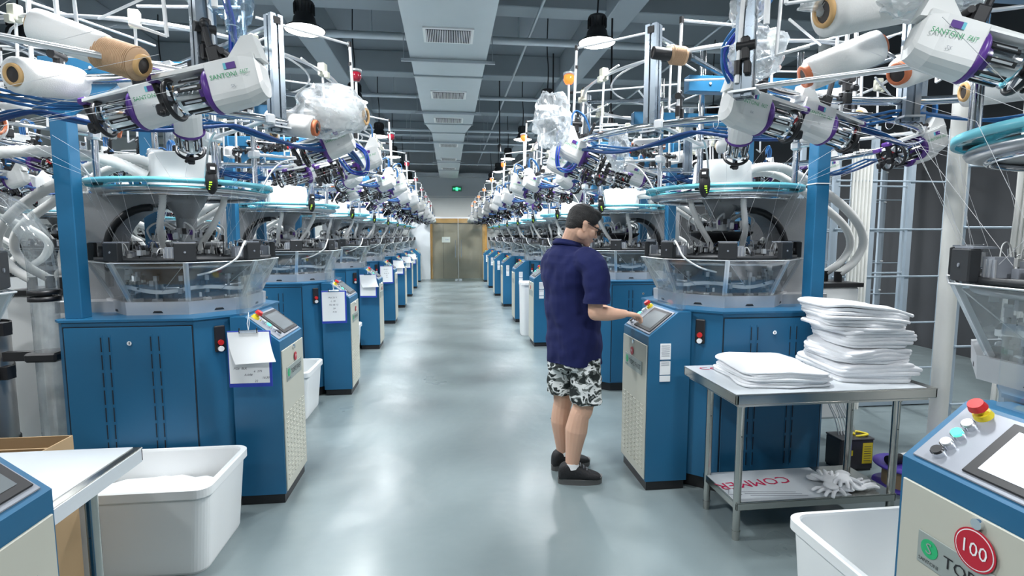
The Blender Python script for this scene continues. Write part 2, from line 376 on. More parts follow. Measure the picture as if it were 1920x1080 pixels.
# exit sign
t=empty('exit_sign',(.31,YF-.05,3.25)); tag(t,'small green lit exit sign high on the wall above the far door','exit sign')
mb=MB('black'); mb.box((0,0,0),(.34,.03,.17)); mb.box((0,-.017,0),(.32,.004,.15),'green'); mb.build('housing',t)
mb=MB('greenlit'); mb.box((0,-.021,0),(.10,.004,.09)); 
for sx in(-1,1): mb.prism([(sx*.14,0),(sx*.10,.03),(sx*.10,-.03)],-.023,-.019,plane='XZ'); mb.box((sx*.08,-.021,0),(.05,.004,.016))
mb.sph((0,-.022,.055),.012,8); mb.box((.02,-.022,-.05),(.02,.004,.05)); mb.box((-.025,-.022,-.05),(.02,.004,.05)); mb.build('symbol',t,label='lit white-green running man and arrows')
# ceiling lamps
def lamp_proto():
    t=empty('pendant_lamp',(0,0,0))
    mb=MB('lampblack'); mb.lathe([(.0,.235),(.075,.235),(.085,.22),(.085,.21),(.075,.20),(.075,.12),(.09,.10),(.10,.05),(.13,.03),(.175,0),(.17,-.005),(.12,.02),(0,.025)],28)
    for i in range(16): mb.box((.08*math.cos(i*PI/8),.08*math.sin(i*PI/8),.17),(.018,.004,.08),rz=i*PI/8)
    mb.build('shade',t)
    mb=MB('lampglow'); mb.lathe([(0,-.02),(.10,-.018),(.165,-.002)],28); mb.build('diffuser',t)
    mb=MB('black'); mb.tube(spline([(0,0,.23),(.01,0,.5),(-.01,0,.8),(0,0,ZC-LAMPZ)]),.008,6); mb.build('cord',t)
    return t
lp=lamp_proto(); first=True
NTH=['nearest','second','third','fourth','fifth','sixth','seventh','eighth','ninth']
for (x,y,k,s) in LAMPS:
    o=lp if first else copy_tree(lp); first=False; o.location=(x,y,LAMPZ)
    side={-1:'left edge of the aisle',1:'right edge of the aisle',-2:'outer left aisle',2:'far right side'}[s]
    tag(o,'glowing black pendant lamp over the %s, %s of its row'%(side,NTH[k]),'lamp','pendant lamps over the hall')

# ------------------------------------------------------------------ circular knitting machine
def machine_base(mir,near,raised):
    """one machine: local +x points away from the aisle, mirrored for the left row"""
    N=lambda m='white': MB(m,mir)
    root=empty('knitting_machine')
    bs=-1 if mir else 1       # which side of the control panel carries the buttons
    oct_=[(.40,-.54),(-.25,-.54),(-.46,-.36),(-.46,.20),(-.25,.38),(.40,.38),(.44,.34),(.44,-.50)]
    mb=N('blue'); mb.prism(oct_,.09,1.10); mb.prism([(x*1.02,y*1.02) for x,y in oct_],1.10,1.112); cab=mb.build('cabinet',root)
    mb=N('black'); mb.prism([(x*.93,y*.93) for x,y in oct_],0,.09); mb.build('plinth',root)
    for sy in(-1,):
        mb=N('blue'); mb.box((.075,sy*.543,.585),(.63,.006,.97),b=.002)
        mb.box((-.243,sy*.5415,.585),(.006,.004,.97),'slot'); mb.box((.393,sy*.5415,.585),(.005,.004,.97),'slot'); mb.box((.075,sy*.5415,1.073),(.64,.004,.005),'slot')
        for x in(-.075,-.035,.17,.21):
            mb.box((x,sy*.547,.60),(.012,.004,.86),'blue')
            for i in range(9): mb.box((x,sy*.5495,.98-.095*i),(.0055,.002,.078),'slot')
        d=mb.build('cabinet_door',cab)
        if near:
            mb=N('chrome'); mb.cyl((.07,sy*.546,.985),(.07,sy*.553,.985),.012,n=14); mb.box((.07,sy*.554,.985),(.003,.003,.012),'slot'); mb.build('door_lock',d)
    # chamfer switch plate
    n=Vector((-.18,-.21,0)).normalized(); n=Vector((-.652,-.758,0)); c=Vector((-.345,-.462,.985)); az=math.atan2(n.y,n.x)
    mb=N('black'); mb.box(c+n*.006,(.014,.055,.145),b=.005,rz=az); sw=mb.build('power_switch',root)
    for dz,m in((-.02,'red'),(-.055,'textwhite')):
        mb=N(m); mb.cyl(c+n*.012+Vector((0,0,dz)),c+n*.025+Vector((0,0,dz)),.015,n=16); mb.build('push_button',sw,label='red button' if m=='red' else 'white button')
    # control pedestal
    y0,y1=-.45,.0; xa,xb,xc=-.66,-.48,-.40
    prof=[(xa,.06),(xa,.955),(xb,1.10),(xc,1.10),(xc,.06)]
    mb=N('blue'); mb.prism([(x,z) for x,z in prof],y0,y1,plane='XZ'); mb.box((xa+.13,(y0+y1)/2,.03),(.24,.42,.06),'black')
    ped=mb.build('control_pedestal',root)
    mb=N('beige'); mb.box((xa-.004,(y0+y1)/2,.485),(.008,.425,.83),b=.002)
    if near:
        for i in range(15):
            for j in range(6): mb.box((xa-.0095,y0+.065+.064*j,.13+.028*i),(.005,.045,.010),b=.002)
    pan=mb.build('front_panel',ped,label='beige louvred front panel')
    yc=(y0+y1)/2
    mb=N('plategrey'); mb.box((xa-.010,yc,.745),(.004,.30,.085),b=.001)
    if near:
        lf=-bs if not mir else 1   # text reads along this direction
        yd=1 if not mir else -1     # label's left end in local y
        yl=yd*1
        mb.cyl((xa-.012,yc+yl*.115,.752),(xa-.0135,yc+yl*.115,.752),.024,n=20,m='green'); mb.text('S',(xa-.0135,yc+yl*.115,.752),(-1,0,0),.04,'plategrey')
        mb.text('SANTONI',(xa-.012,yc+yl*.115,.716),(-1,0,0),.013,'textblack'); mb.text('TOP2 FAST',(xa-.012,yc-yl*.03,.745),(-1,0,0),.043,'textblack')
    mb.build('name_plate',pan)
    mb=N('chrome'); mb.cyl((xa-.008,yc,.884),(xa-.018,yc,.884),.013,n=14); mb.build('lock',pan)
    # sloped operator face
    sl=Vector((xb-xa,0,1.10-.955)); L=sl.length; sl.normalize(); nn=Vector((-sl.z,0,sl.x)); o0=Vector((xa,yc,.955))
    def sp(u,v,h): return o0+sl*(u*L)+Vector((0,v,0))+nn*h
    rot=Matrix(((sl.x,0,nn.x,0),(0,1,0,0),(sl.z,0,nn.z,0),(0,0,0,1)))
    mb=N('bezel'); mb.box(sp(.5,0,.003),(L*.88,.41,.006),b=.002,rot=rot); op=mb.build('operator_panel',ped)
    mb=N('black'); mb.box(sp(.5,-bs*.06,.008),(L*.76,.27,.008),b=.002,rot=rot); mb.box(sp(.5,-bs*.06,.0125),(L*.58,.215,.002),'screendark',rot=rot); mb.build('screen',op)
    es=sp(.86,bs*.150,0); mb=N('yellow'); mb.cyl(es,es+nn*.02,.024,.02,n=18); mb.cyl(es+nn*.02,es+nn*.035,.011,n=12,m='yellow'); mb.cyl(es+nn*.035,es+nn*.052,.022,.018,n=18,m='red'); mb.build('emergency_button',op,label='red emergency stop button on a yellow base')
    for i,(u,m) in enumerate(((.66,'alu'),(.50,'greenlit'),(.34,'alu'),(.2,'black'))):
        mb=N(m); mb.cyl(sp(u,bs*.150,.004),sp(u,bs*.150,.020),.0165,n=16,m='chrome'); mb.cyl(sp(u,bs*.150,.020),sp(u,bs*.150,.025),.0135,n=16); mb.build('push_button',op,label={'alu':'silver button','greenlit':'lit green button','black':'black selector switch'}[m])
    # clear flap behind the operator face
    mb=N('acrylic'); mb.box((-.45,(y0+y1)/2-.02,1.215),(.004,.38,.22)); mb.box((-.46,y0+.02,1.17),(.06,.004,.12)); mb.build('clear_flap',ped)
    if not mir:
        mb=N('paper'); 
        for z,h in((.865,.10),(.765,.085),(.70,.04)):
            mb.box((-.555,y0-.002,z),(.065,.003,h-.004))
        for i in range(9): mb.box((-.555,y0-.004,.90-.012*i-(.02 if i>5 else 0)),(.05,.001,.003),'bezel')
        mb.build('sticker',ped,label='white printed stickers on the side')
    # steel tray and clear guard
    V8=[22.5+45*i for i in range(8)]
    mb=N('brushed'); rb=.425
    mb.prism([tuple(pol(a,rb,0).xy) for a in V8],1.112,1.12); 
    for i in range(8):
        a,b=V8[i],V8[(i+1)%8]; p=[pol(a,rb,1.12),pol(b,rb,1.12),pol(b,rb+.004,1.185),pol(a,rb+.004,1.185)]; q=[pol(a,rb-.02,1.12),pol(b,rb-.02,1.12),pol(b,rb-.02,1.185),pol(a,rb-.02,1.185)]
        mb.add(p+q,[(0,1,2,3),(7,6,5,4),(3,2,6,7),(0,4,5,1)])
    mb.prism([(.30,-.25),(.62,-.25),(.62,.25),(.30,.25)],1.112,1.175,'brushed'); mb.build('steel_tray',root)
    for i in range(8):
        a,b=V8[i],V8[(i+1)%8]
        if i==7: continue
        mb=N('acrylic'); th=.003
        p=[pol(a,.405,1.185),pol(b,.405,1.185),pol(b,.512,1.405),pol(a,.512,1.405)]; q=[v*1 for v in p]
        mid=(pol(a,1,0)+pol(b,1,0)).normalized()*th; q=[v+mid for v in p]
        mb.add(p+q,[(0,1,2,3),(7,6,5,4),(0,4,5,1),(1,5,6,2),(2,6,7,3),(3,7,4,0)])
        g=mb.build('clear_guard',root)
        mb=N('alu'); mb.tube([pol(a,.515,1.405),pol(b,.515,1.405)],.0035,6); mb.build('guard_rim',g)
    for i in range(1,8):
        a=V8[i]; mb=N('alu'); p0=pol(a,.395,1.185); p1=pol(a,.500,1.405); d=(p1-p0).normalized(); t_=Vector((-math.sin(R(a)),math.cos(R(a)),0)); n_=d.cross(t_)
        vs=[];
        for p in(p0,p1):
            for uu,vv in((-1,-1),(1,-1),(1,1),(-1,1)): vs.append(p+t_*uu*.013+n_*vv*.008)
        mb.add(vs,[(0,3,2,1),(4,5,6,7),(0,1,5,4),(1,2,6,5),(2,3,7,6),(3,0,4,7)])
        if near: mb.tube([p1,p1.lerp(pol(a+22,.37,1.22),.9)],.002,5); 
        mb.build('guard_post',root)
    # knitting head
    rng=random.Random(5)
    mb=N('blackbox'); mb.lathe([(.0,1.122),(.395,1.122),(.395,1.135),(.29,1.14),(.27,1.25),(.30,1.36),(.38,1.38),(.40,1.40),(.40,1.43),(.30,1.44),(.19,1.45),(.19,1.475),(0,1.475)],40)
    mb.ring((0,0,1.25),.29,.018,40,6,'steel'); mb.ring((0,0,1.38),.41,.012,40,6,'steel')
    for i in range(16):
        a=22.5*i+6
        p=pol(a,.325,1.14); mb.box(p+Vector((0,0,.03)),(.05,.035,.05),'alu',b=.004,rz=R(a)); mb.cyl(p+Vector((0,0,.03)),p+Vector((0,0,.17)),.009,n=8,m='black' if i%3 else 'steel'); mb.box(p+Vector((0,0,.17)),(.022,.02,.03),'alu',rz=R(a)); mb.cyl(p+Vector((0,0,.085)),p+Vector((0,0,.11)),.014,n=8,m='steel')
    for i in range(90 if near else 30):
        a=rng.uniform(0,360); r=rng.uniform(.29,.36); z=rng.uniform(1.15,1.38); s_=rng.uniform(.010,.034); mb.box(pol(a,r,z),(s_,s_*rng.uniform(.4,1.2),s_*rng.uniform(.5,1.8)),rng.choice(['black','blackbox','blackbox','steel','white','castgrey','alu']),rz=R(a))
    mb.build('knitting_cylinder',root)
    mb=N('alu')
    pts=[pol(a,.343+.010*math.sin(R(a*4)),1.235+.012*math.sin(R(a*5))) for a in range(0,360,6)]
    top=[p+Vector((0,0,.022)) for p in pts]; k=len(pts); mb.add(pts+top,[(i,(i+1)%k,k+(i+1)%k,k+i) for i in range(k)],'white',True); mb.build('ribbon_cable',root,label='flat white ribbon cable looping round the cylinder')
    mb=N('blackbox'); mb.lathe([(.38,1.41),(.47,1.41),(.47,1.43),(.38,1.43)],48); 
    nb_=150 if near else 70
    for i in range(nb_):
        a=rng.uniform(0,360); r=rng.uniform(.20,.45); z=1.435+rng.uniform(0,.04); s_=rng.uniform(.008,.028)
        mb.box(pol(a,r,z),(s_,s_*rng.uniform(.4,1.4),s_*rng.uniform(.6,2)),rng.choice(['blackbox','blackbox','steel','alu','white','bezel','castgrey']),rz=R(a+rng.uniform(-20,20)))
    for i in range(40 if near else 16):
        a=rng.uniform(0,360); r=rng.uniform(.22,.43); mb.cyl(pol(a,r,1.42),pol(a+rng.uniform(-3,3),r+.01,1.49+rng.uniform(0,.035)),.0028,n=5,m=rng.choice(['steel','black','alu']))
    mb.build('cam_ring',root)
    mb=N('white')
    for i in range(26 if near else 10):
        a=rng.uniform(0,360); r=rng.uniform(.24,.43); b_=a+rng.uniform(-25,25); h=rng.uniform(.02,.07)
        mb.tube(spline([pol(a,r,1.44),pol((a*2+b_)/3,r*.98,1.45+h),pol((a+2*b_)/3,r*.93,1.45+h),pol(b_,r*.9,1.44)],5),.0025,5,m=rng.choice(['white','white','cabledark','white','thread']))
    mb.build('wiring',root)
    for i in range(8):
        a=V8[i]+ (0 if i else 0)
        mb=N('blackbox'); p=pol(a,.478,1.462); mb.box(p,(.032,.105,.10),b=.004,rz=R(a)); mb.box(pol(a,.455,1.516),(.06,.105,.006),'bezel',rz=R(a)); mb.cyl(pol(a,.494,1.462),pol(a,.497,1.462),.006,n=8,m='bezel')
        mb.box(pol(a+9,.435,1.455),(.05,.045,.07),'bezel',rz=R(a+9)); 
        for j in range(3): mb.box(pol(a+8+j*2.2,.462,1.455),(.004,.006,.055),'alu',rz=R(a+9))
        mb.build('control_box',root)
        if i==4: 
            mb=N('white'); mb.tube(spline([pol(a+5,.47,1.49),pol(a+9,.51,1.52),pol(a+14,.54,1.48),pol(a+18,.54,1.42),pol(a+26,.47,1.36),pol(a+38,.42,1.33)],6),.006,7); mb.build('air_tube',root)
    # dish / needle dial above
    dz=1.535 if raised else 1.47
    mb=N('castgrey'); mb.lathe([(0,dz-.03),(.10,dz-.03),(.19,dz+.02),(.205,dz+.035),(.205,dz+.045),(0,dz+.045)],36,'blackbox' if raised else 'castgrey')
    for i in range(54):
        a=6.7*i+rng.uniform(-3,3); r=rng.uniform(.10,.19); s_=rng.uniform(.010,.026); mb.box(pol(a,r,dz+.06+rng.uniform(0,.05)),(s_,s_,s_*1.7),rng.choice(['blackbox','purple' if i%5==0 else 'bezel','alu','white','black','steel']),rz=R(a))
    mb.cyl((0,0,dz+.04),(0,0,1.70),.05,.06,n=20,m='castgrey'); mb.cyl((0,0,dz+.05),(0,0,dz+.11),.085,n=20,m='alu'); 
    dial=mb.build('needle_dial',root)
    mb=N('white')
    for i in range(8):
        a=45*i+12; mb.tube(spline([pol(a,.19,dz+.06),pol(a,.205,dz+.12),pol(a+12,.15,dz+.16),pol(a+20,.08,dz+.12)],6),.006,7)
    mb.build('air_tube',dial)
    mb=N('castgrey'); mb.lathe([(0,1.62),(.050,1.62),(.062,1.68),(.10,1.74),(.125,1.80),(0,1.80)],32); mb.build('support_cone',root)
    # C frame
    mb=N('castgrey'); prof=[(.62,1.175),(.62,1.80),(-.06,1.80),(-.06,1.775),(.04,1.755),(.16,1.735)]
    for i in range(9): t_=R(90-90*i/8); prof.append((.14+.26*math.cos(t_),1.47+.25*math.sin(t_)))
    prof+=[(.40,1.175)]
    mb.prism([p for p in prof],-.11,.11,plane='XZ')
    pr2=[(.14+.26*math.cos(R(90-90*i/8)),1.47+.25*math.sin(R(90-90*i/8))) for i in range(9)]
    mb.tube([(x,-.116,z) for x,z in pr2]+[(.40,-.116,1.25)],.022,6,'blackbox')
    mb.build('curved_frame',root)
    # top disc
    mb=N('steel'); mb.lathe([(0,1.80),(.36,1.80),(.43,1.79),(.455,1.795),(.465,1.81),(.455,1.825),(0,1.83)],56); mb.ring((0,0,1.785),.40,.012,48,6,'chrome'); disc=mb.build('top_disc',root)
    mb=N('cyan'); mb.lathe([(.40,1.842),(.488,1.842),(.491,1.852),(.488,1.862),(.40,1.862),(.40,1.842)],56); mb.lathe([(.486,1.838),(.498,1.838),(.498,1.864),(.486,1.864),(.486,1.838)],56,'cyanedge'); mb.build('acrylic_ring',disc,label='turquoise acrylic ring on the disc')
    mb=N('white'); mb.lathe([(.195,1.83),(.18,2.03),(.165,2.045),(0,2.045)],32); mb.build('top_cover',root)
    # hoses
    def hose(pts,r=.021,n=10,lab='waste_hose'):
        P=spline(pts,n); Q=[];rr=[]
        L_=sum((P[i+1]-P[i]).length for i in range(len(P)-1)); M=int(L_/.008) if near else int(L_/.03); 
        # resample
        ds=[0]
        for i in range(len(P)-1): ds.append(ds[-1]+(P[i+1]-P[i]).length)
        j=0
        for i in range(M+1):
            d=L_*i/M
            while j<len(P)-2 and ds[j+1]<d: j+=1
            f=(d-ds[j])/max(1e-6,ds[j+1]-ds[j]); Q.append(P[j].lerp(P[j+1],min(1,f))); rr.append(r*(1.0 if i%2 else (.88 if near else 1)))
        mb=N('hose'); mb.tube(Q,rr,10); mb.build(lab,root)
    for (a,b_) in((-150,-135),(-95,-75),(60,80)):
        hose([pol(a,.33,1.82),pol(a,.33,1.74),pol((a+b_)/2,.27,1.60),pol(b_,.20,1.50),pol(b_,.19,1.45)],.019)
    hose([(.12,-.08,1.86),(.14,-.10,1.98),(.32,-.12,2.0),(.52,-.10,1.93),(.82,-.05,1.78),(1.08,.08,1.64),(1.20,.16,1.50),(1.15,.18,1.36),(1.03,.18,1.27)],.03)
    hose([(.10,-.02,1.86),(.14,-.04,1.95),(.32,-.04,1.97),(.52,.0,1.90),(.80,.06,1.75),(1.05,.16,1.61),(1.16,.24,1.48),(1.11,.26,1.36),(.98,.26,1.27)],.028)
    hose([(.40,.20,1.70),(.52,.22,1.66),(.70,.22,1.56),(.84,.22,1.48),(.88,.23,1.38),(.84,.22,1.32),(.78,.24,1.27)],.026)
    hose([(.40,.16,1.52),(.55,.16,1.49),(.72,.16,1.44),(.80,.16,1.36),(.86,.16,1.31),(.84,.16,1.27)],.024)
    # posts, overhead frame
    for (x,y) in((.37,-.45),(.42,.45)):
        mb=N('blue'); mb.box((x,y,1.74),(.085,.085,1.26),b=.004); p=mb.build('frame_post',root)
        if not mir and near:
            mb=N('white'); mb.box((x,y,1.16),(.09,.09,.006)); mb.box((x,y,1.86),(.09,.09,.006)); mb.build('cable_tie',p)
    mb=N('blue'); mb.box((.40,0,2.41),(.08,1.0,.09),b=.004); mb.box((-.05,-.45,2.41),(.85,.07,.09),b=.004); mb.box((-.05,.45,2.41),(.85,.07,.09),b=.004)
    mb.prism([(.35,2.37),(.05,2.37),(.35,2.15)],-.455,-.445,plane='XZ'); mb.prism([(-.10,2.37),(-.30,2.37),(-.42,2.44),(-.42,2.37)],-.46,-.44,plane='XZ')
    for x in(.2,.0,-.2,-.35): mb.cyl((x,-.487,2.41),(x,-.49,2.41),.008,n=8,m='alu')
    mb.build('overhead_frame',root)
    # creel ring
    RZ=2.12; RR=1.055
    mb=N('chrome'); mb.ring((0,0,RZ),RR,.019,72,12); rg=mb.build('feeder_ring',root)
    for a in(-135,-45,45,135):
        mb=N('chrome'); mb.cyl(pol(a,.44,1.85),pol(a,.44,2.66),.018,n=12); mb.cyl(pol(a,.44,1.83),pol(a,.44,1.87),.026,n=12,m='black'); mb.build('support_tube',root)
        mb=N('alu'); mb.cyl(pol(a,.44,RZ-.02),pol(a,RR,RZ-.002),.011,n=8); mb.box(pol(a,.44,RZ-.02),(.05,.09,.05),'alu',b=.01,rz=R(a)); mb.box(pol(a,RR,RZ),(.05,.05,.05),'alu',b=.008,rz=R(a)); mb.build('clamp',root)
        # flat curved bracket down to the disc
        mb=N('alu'); mb.tube(spline([pol(a+8,.45,1.86),pol(a+8,.52,1.98),pol(a+8,.60,2.06),pol(a+8,.70,2.09)],5),.006,6); mb.build('bracket',root)
    # cables following the ring
    for kk in range(3):
        mb=N('cable' if kk<2 else 'cabledark'); pts=[]
        for i in range(120):
            a=3*i; sag=.022+.060*abs(math.sin(R(a*4.5+kk*14)))**1.3 ; pts.append(pol(a,RR-.015+.012*kk,RZ-.02-sag-.006*kk))
        mb.tube(pts,.0062 if kk<2 else .009,6,closed=True); mb.build('cable',rg,label='blue cable tied under the ring')
    if near:
        for a in range(0,360,24): mb=N('whitepole'); mb.ring(pol(a,RR,RZ-.02),.027,.0015,14,4,axis='X' if 45<a%180<135 else 'Y'); mb.build('cable_tie',rg)
    # upper creel
    UZ=2.50; UR=.93
    mb=N('alu'); mb.ring((0,0,UZ),UR,.009,64,7); mb.ring((0,0,UZ+.07),UR*.8,.006,48,6); up=mb.build('creel_ring',root)
    for a in(-138,-42,78,138):
        mb=N('galv'); rz=R(a); p=pol(a,RR-.02,0)
        for (dx,dy) in((-1,-1),(1,-1),(1,1),(-1,1)): mb.box(p+Matrix.Rotation(rz,3,'Z')@Vector((dx*.019,dy*.019,2.35)),(.026,.026,.56),rz=rz)
        mb.box(p+Vector((0,0,2.35)),(.05,.05,.555),'galv',rz=rz); mb.box(p+Matrix.Rotation(rz,3,'Z')@Vector((.034,0,2.60)),(.004,.034,.034),'black',rz=rz)
        mb.box(p+Vector((0,0,2.09)),(.10,.09,.008),'alu',rz=rz)
        mb.build('creel_post',root)
        mb=N('galv'); mb.tube([p+Vector((0,0,2.58)),pol(a+30,.35,2.46)],.016,4); mb.build('creel_brace',up)
    for i in range(12):
        a=15+30*i
        mb=N('ivory'); mb.box(pol(a,UR,UZ+.010),(.042,.044,.072),b=.005,rz=R(a)); mb.box(pol(a,UR+.026,UZ-.02),(.024,.032,.034),b=.003,rz=R(a)); cl=mb.build('creel_clamp',root)
        mb=N('whitepole'); mb.cyl(pol(a,UR,UZ-.03),pol(a,UR+.01,UZ-.28),.0065,n=7); mb.cyl(pol(a,UR+.01,UZ-.28),pol(a,UR-.10,UZ-.27),.005,n=6); mb.build('spindle',cl)
    for i in range(8):
        a=5+45*i; h=2.66+.05*math.sin(i*2.1)
        mb=N('whitepole'); mb.cyl(pol(a,RR,RZ),pol(a,RR-.02,h),.0085,n=8); mb.cyl(pol(a,RR-.02,h-.01),pol(a,RR-.02,h+.02),.012,n=8,m='black'); mb.cyl(pol(a,RR-.02,h-.12),pol(a,RR-.02,h-.10),.011,n=8,m='black'); mb.cyl(pol(a,RR,RZ+.03),pol(a,RR,RZ+.08),.013,n=8,m='black')
        mb.cyl(pol(a,RR-.02,h+.005),pol(a+28,.70,h+.03),.007,n=7)
        mb.box(pol(a,RR-.025,RZ+.12),(.030,.028,.085),'black',b=.006,rz=R(a)); mb.cyl(pol(a,RR-.06,RZ+.13),pol(a,RR+.005,RZ+.13),.017,n=10,m='black'); mb.box(pol(a,RR-.035,RZ+.05),(.022,.040,.05),'black',b=.005,rz=R(a))
        mb.build('creel_pole',root)
    for i in range(6):
        a=25+60*i; mb=N('whitepole'); mb.cyl(pol(a,.3,UZ+.09),pol(a+16,1.02,UZ+.05),.006,n=6); mb.cyl(pol(a+16,1.0,UZ+.052),pol(a+16,1.04,UZ+.05),.009,n=6,m='black'); mb.cyl(pol(a+25,.95,UZ-.15),pol(a+50,.9,UZ-.16),.005,n=6); mb.build('creel_rod',root)
    # yarn-guide strips
    for (a0,a1,rr_,z_) in ((98,150,.60,2.17),(104,146,.70,2.22),(20,60,.66,2.06)) if near else ((100,150,.62,2.18),):
        mb=N('steel'); n_=int((a1-a0)/4.5); pts=[pol(a0+4.5*i,rr_,z_) for i in range(n_+1)]; mb.tube(pts,.005,6)
        for i in range(n_+1):
            for j in range(2):
                p=pts[i]+Vector((rng.uniform(-.02,.02),rng.uniform(-.02,.02),rng.uniform(-.02,.02))); A=R(a0+4.5*i+rng.uniform(-30,30)); mb.box(p,(.030,.014,.018),'black',b=.003,rz=A); mb.cyl(p+Vector((0,0,-.02)),p+Vector((0,0,.018)),.006,n=6,m='black'); mb.sph(p+Vector((.018*math.cos(A),.018*math.sin(A),0)),.011,8,'red' if (i+j)%4==0 else 'black')
        mb.tube([pts[n_//2],pol((a0+a1)/2,.44,z_-.02)],.005,6); mb.build('yarn_guide',root)
    # sensor on disc edge and signal lamp
    for a in (-128,):
        mb=N('black'); p=pol(a,.54,1.87); M=Matrix.Translation(p)@Matrix.Rotation(R(a),4,'Z'); mb.T=M
        mb.sph((0,0,-.02),(.028,.032,.075),14); mb.box((.018,0,.045),(.02,.05,.06),b=.008); mb.box((-.05,0,-.03),(.09,.02,.02)); mb.box((.032,0,.045),(.003,.022,.014),'textwhite')
        for i in range(4): mb.box((.0275-.004*i,.012,-.03-.012*i),(.004,.014,.006),'neon')
        mb.T=Matrix(); mb.build('yarn_sensor',root,label='black stop sensor with neon green marks')
    mb=N('whitepole'); p=pol(172,RR-.02,0); mb.cyl((p.x,p.y,RZ),(p.x,p.y,2.56),.008,n=8); sl_=mb.build('signal_pole',root)
    mb=N('redglass' if mir else 'orangelamp'); mb.lathe([(0,2.555),(.022,2.557),(.036,2.58),(.034,2.61),(0,2.62)],16,c=(p.x,p.y,0)); mb.lathe([(0,2.62),(.038,2.615),(.038,2.63),(0,2.64)],16,'alu',c=(p.x,p.y,0)); mb.build('signal_lamp',sl_,label='dark red lamp' if mir else 'orange lamp')
    # threads
    mb=N('thread')
    for i in range(30 if near else 12):
        a=12*i+3 if near else 30*i+3; p0=pol(a,.90,2.0); p1=pol(a+rng.uniform(-12,12),.51,1.85+rng.uniform(-.02,.02)); p2=pol(a+rng.uniform(-40,40),.35,1.47); mb.tube([p0,p1],.0005,4); mb.tube([p1,p2],.0006,4)
    y=mb.build('yarn_strand',root); y['kind']='stuff'
    return root

def filter_unit(mir,root):
    """waste filter standing outside the machine, part of the same machine"""
    N=lambda m='white': MB(m,mir)
    mb=N('tank'); mb.box((.90,.22,.70),(.42,.34,.98),'white',b=.02); mb.box((.90,.22,1.20),(.45,.36,.03),'black'); f=mb.build('waste_bin',root,label='white waste filter bin')
    for (x,y) in((1.03,.18),(.98,.26),(.78,.24),(.84,.16)):
        mb=N('black'); mb.cyl((x,y,1.21),(x,y,1.29),.027,n=12); mb.build('hose_socket',f)

def feeder_proto(near):
    root=empty('yarn_feeder')
    mb=MB('feedwhite')
    def sec(x,w,zt,zb,n=8):
        pts=[(x,w,zt),(x,w,zb+w*.7)]
        for i in range(1,n): t=PI*i/n; pts.append((x,w*math.cos(t),zb+w*.7-math.sin(t)*w*.7))
        pts+=[(x,-w,zb+w*.7),(x,-w,zt)]
        return [Vector(p) for p in pts]
    mb.loft([sec(-.150,.030,.045,-.02),sec(-.142,.044,.062,-.045),sec(-.10,.052,.072,-.060),sec(0.0,.056,.066,-.066),sec(.004,.052,.062,-.062)],smooth=False)
    mb.add([(-.142,.045,.060),(-.142,-.045,.060),(.17,-.034,.062),(.17,.034,.062),(-.142,.045,.078),(-.142,-.045,.078),(.17,-.030,.074),(.17,.030,.074)],[(0,3,2,1),(4,5,6,7),(0,1,5,4),(1,2,6,5),(2,3,7,6),(3,0,4,7)])
    mb.add([(-.16,.03,.06),(-.16,-.03,.06),(-.06,-.03,.078),(-.06,.03,.078),(-.15,.028,.135),(-.15,-.028,.135),(-.115,-.028,.135),(-.115,.028,.135)],[(0,3,2,1),(4,5,6,7),(0,1,5,4),(1,2,6,5),(2,3,7,6),(3,0,4,7)])
    if near:
        for sy in(-1,1):
            mb.text('SANTONI',(-.068+sy*.020,sy*.0545,.022),(0,sy,0),.0195,'textgreen',lift=.003,sx=.95); mb.text('FAST',(-.068-sy*.042,sy*.0550,.022),(0,sy,0),.0185,'textgreen',lift=.003,sx=.62,shear=.3); mb.text('SX',(-.07,sy*.0555,-.012),(0,sy,0),.012,'bezel',lift=.003)
            mb.box((-.075,sy*.0545,.048),(.028,.003,.018),'purple'); mb.box((-.058,sy*.0545,.048),(.008,.004,.018),'cyanedge')
    h=mb.build('housing',root)
    mb=MB('purple'); mb.lathe([(.04,.0),(.066,.0),(.068,.010),(.062,.018),(.04,.018)],24,axis='X',c=(.002,0,0)); a1=mb
    b=MB('chrome') if near else mb; b.lathe([(.0,.018),(.048,.02),(.048,.105),(.052,.112),(.0,.115)],24,'chrome',axis='X',c=(0,0,0))
    for i in range(8):
        t=2*PI*i/8+.2; 
        b.box((.062,.049*math.cos(t),.049*math.sin(t)),(.07,.004,.014),'black',rot=Matrix.Rotation(t,4,'X')); b.box((.062,.0515*math.cos(t),.0515*math.sin(t)),(.05,.003,.006),'alu',rot=Matrix.Rotation(t,4,'X'))
    c=MB('black') if near else mb
    c.ring((.135,0,0),.056,.0075,28,7,'black',axis='X'); c.cyl((.12,0,0),(.15,0,0),.015,n=12,m='black')
    for i in range(5):
        t=2*PI*i/5; c.box((.136,.03*math.cos(t),.03*math.sin(t)),(.006,.055,.010),'black' if i%2 else ('red' if i==2 else 'bezel'),rot=Matrix.Rotation(t,4,'X'))
    d=MB('black') if near else mb
    d.box((.175,0,.035),(.018,.022,.085),'black',b=.004,rot=Matrix.Rotation(.15,4,'Y')); d.box((.178,0,-.02),(.03,.03,.035),'black',b=.006); d.box((.175,0,.070),(.035,.052,.024),'purple',b=.006)
    d.sph((.17,.02,-.035),.008,8,'black')
    if near:
        a1.build('collar',root,label='purple collar'); b.build('storage_drum',root,label='slotted chrome drum'); c.build('handwheel',root); d.build('yarn_arm',root,label='black arm with purple tip')
    else: mb.build('storage_drum',root)
    mb=MB('cable')
    for i in range(3): mb.tube(spline([(-.13,-.012+.012*i,.13),(-.15,-.012+.012*i,.19),(-.14,0,.23 if near else .2),(-.08,.01*i,.22),(-.02,0,.16),(0,0.01*i,.12)],5),.005,6)
    mb.build('plug_cable',root,label='blue cable plugged into the back')
    return root
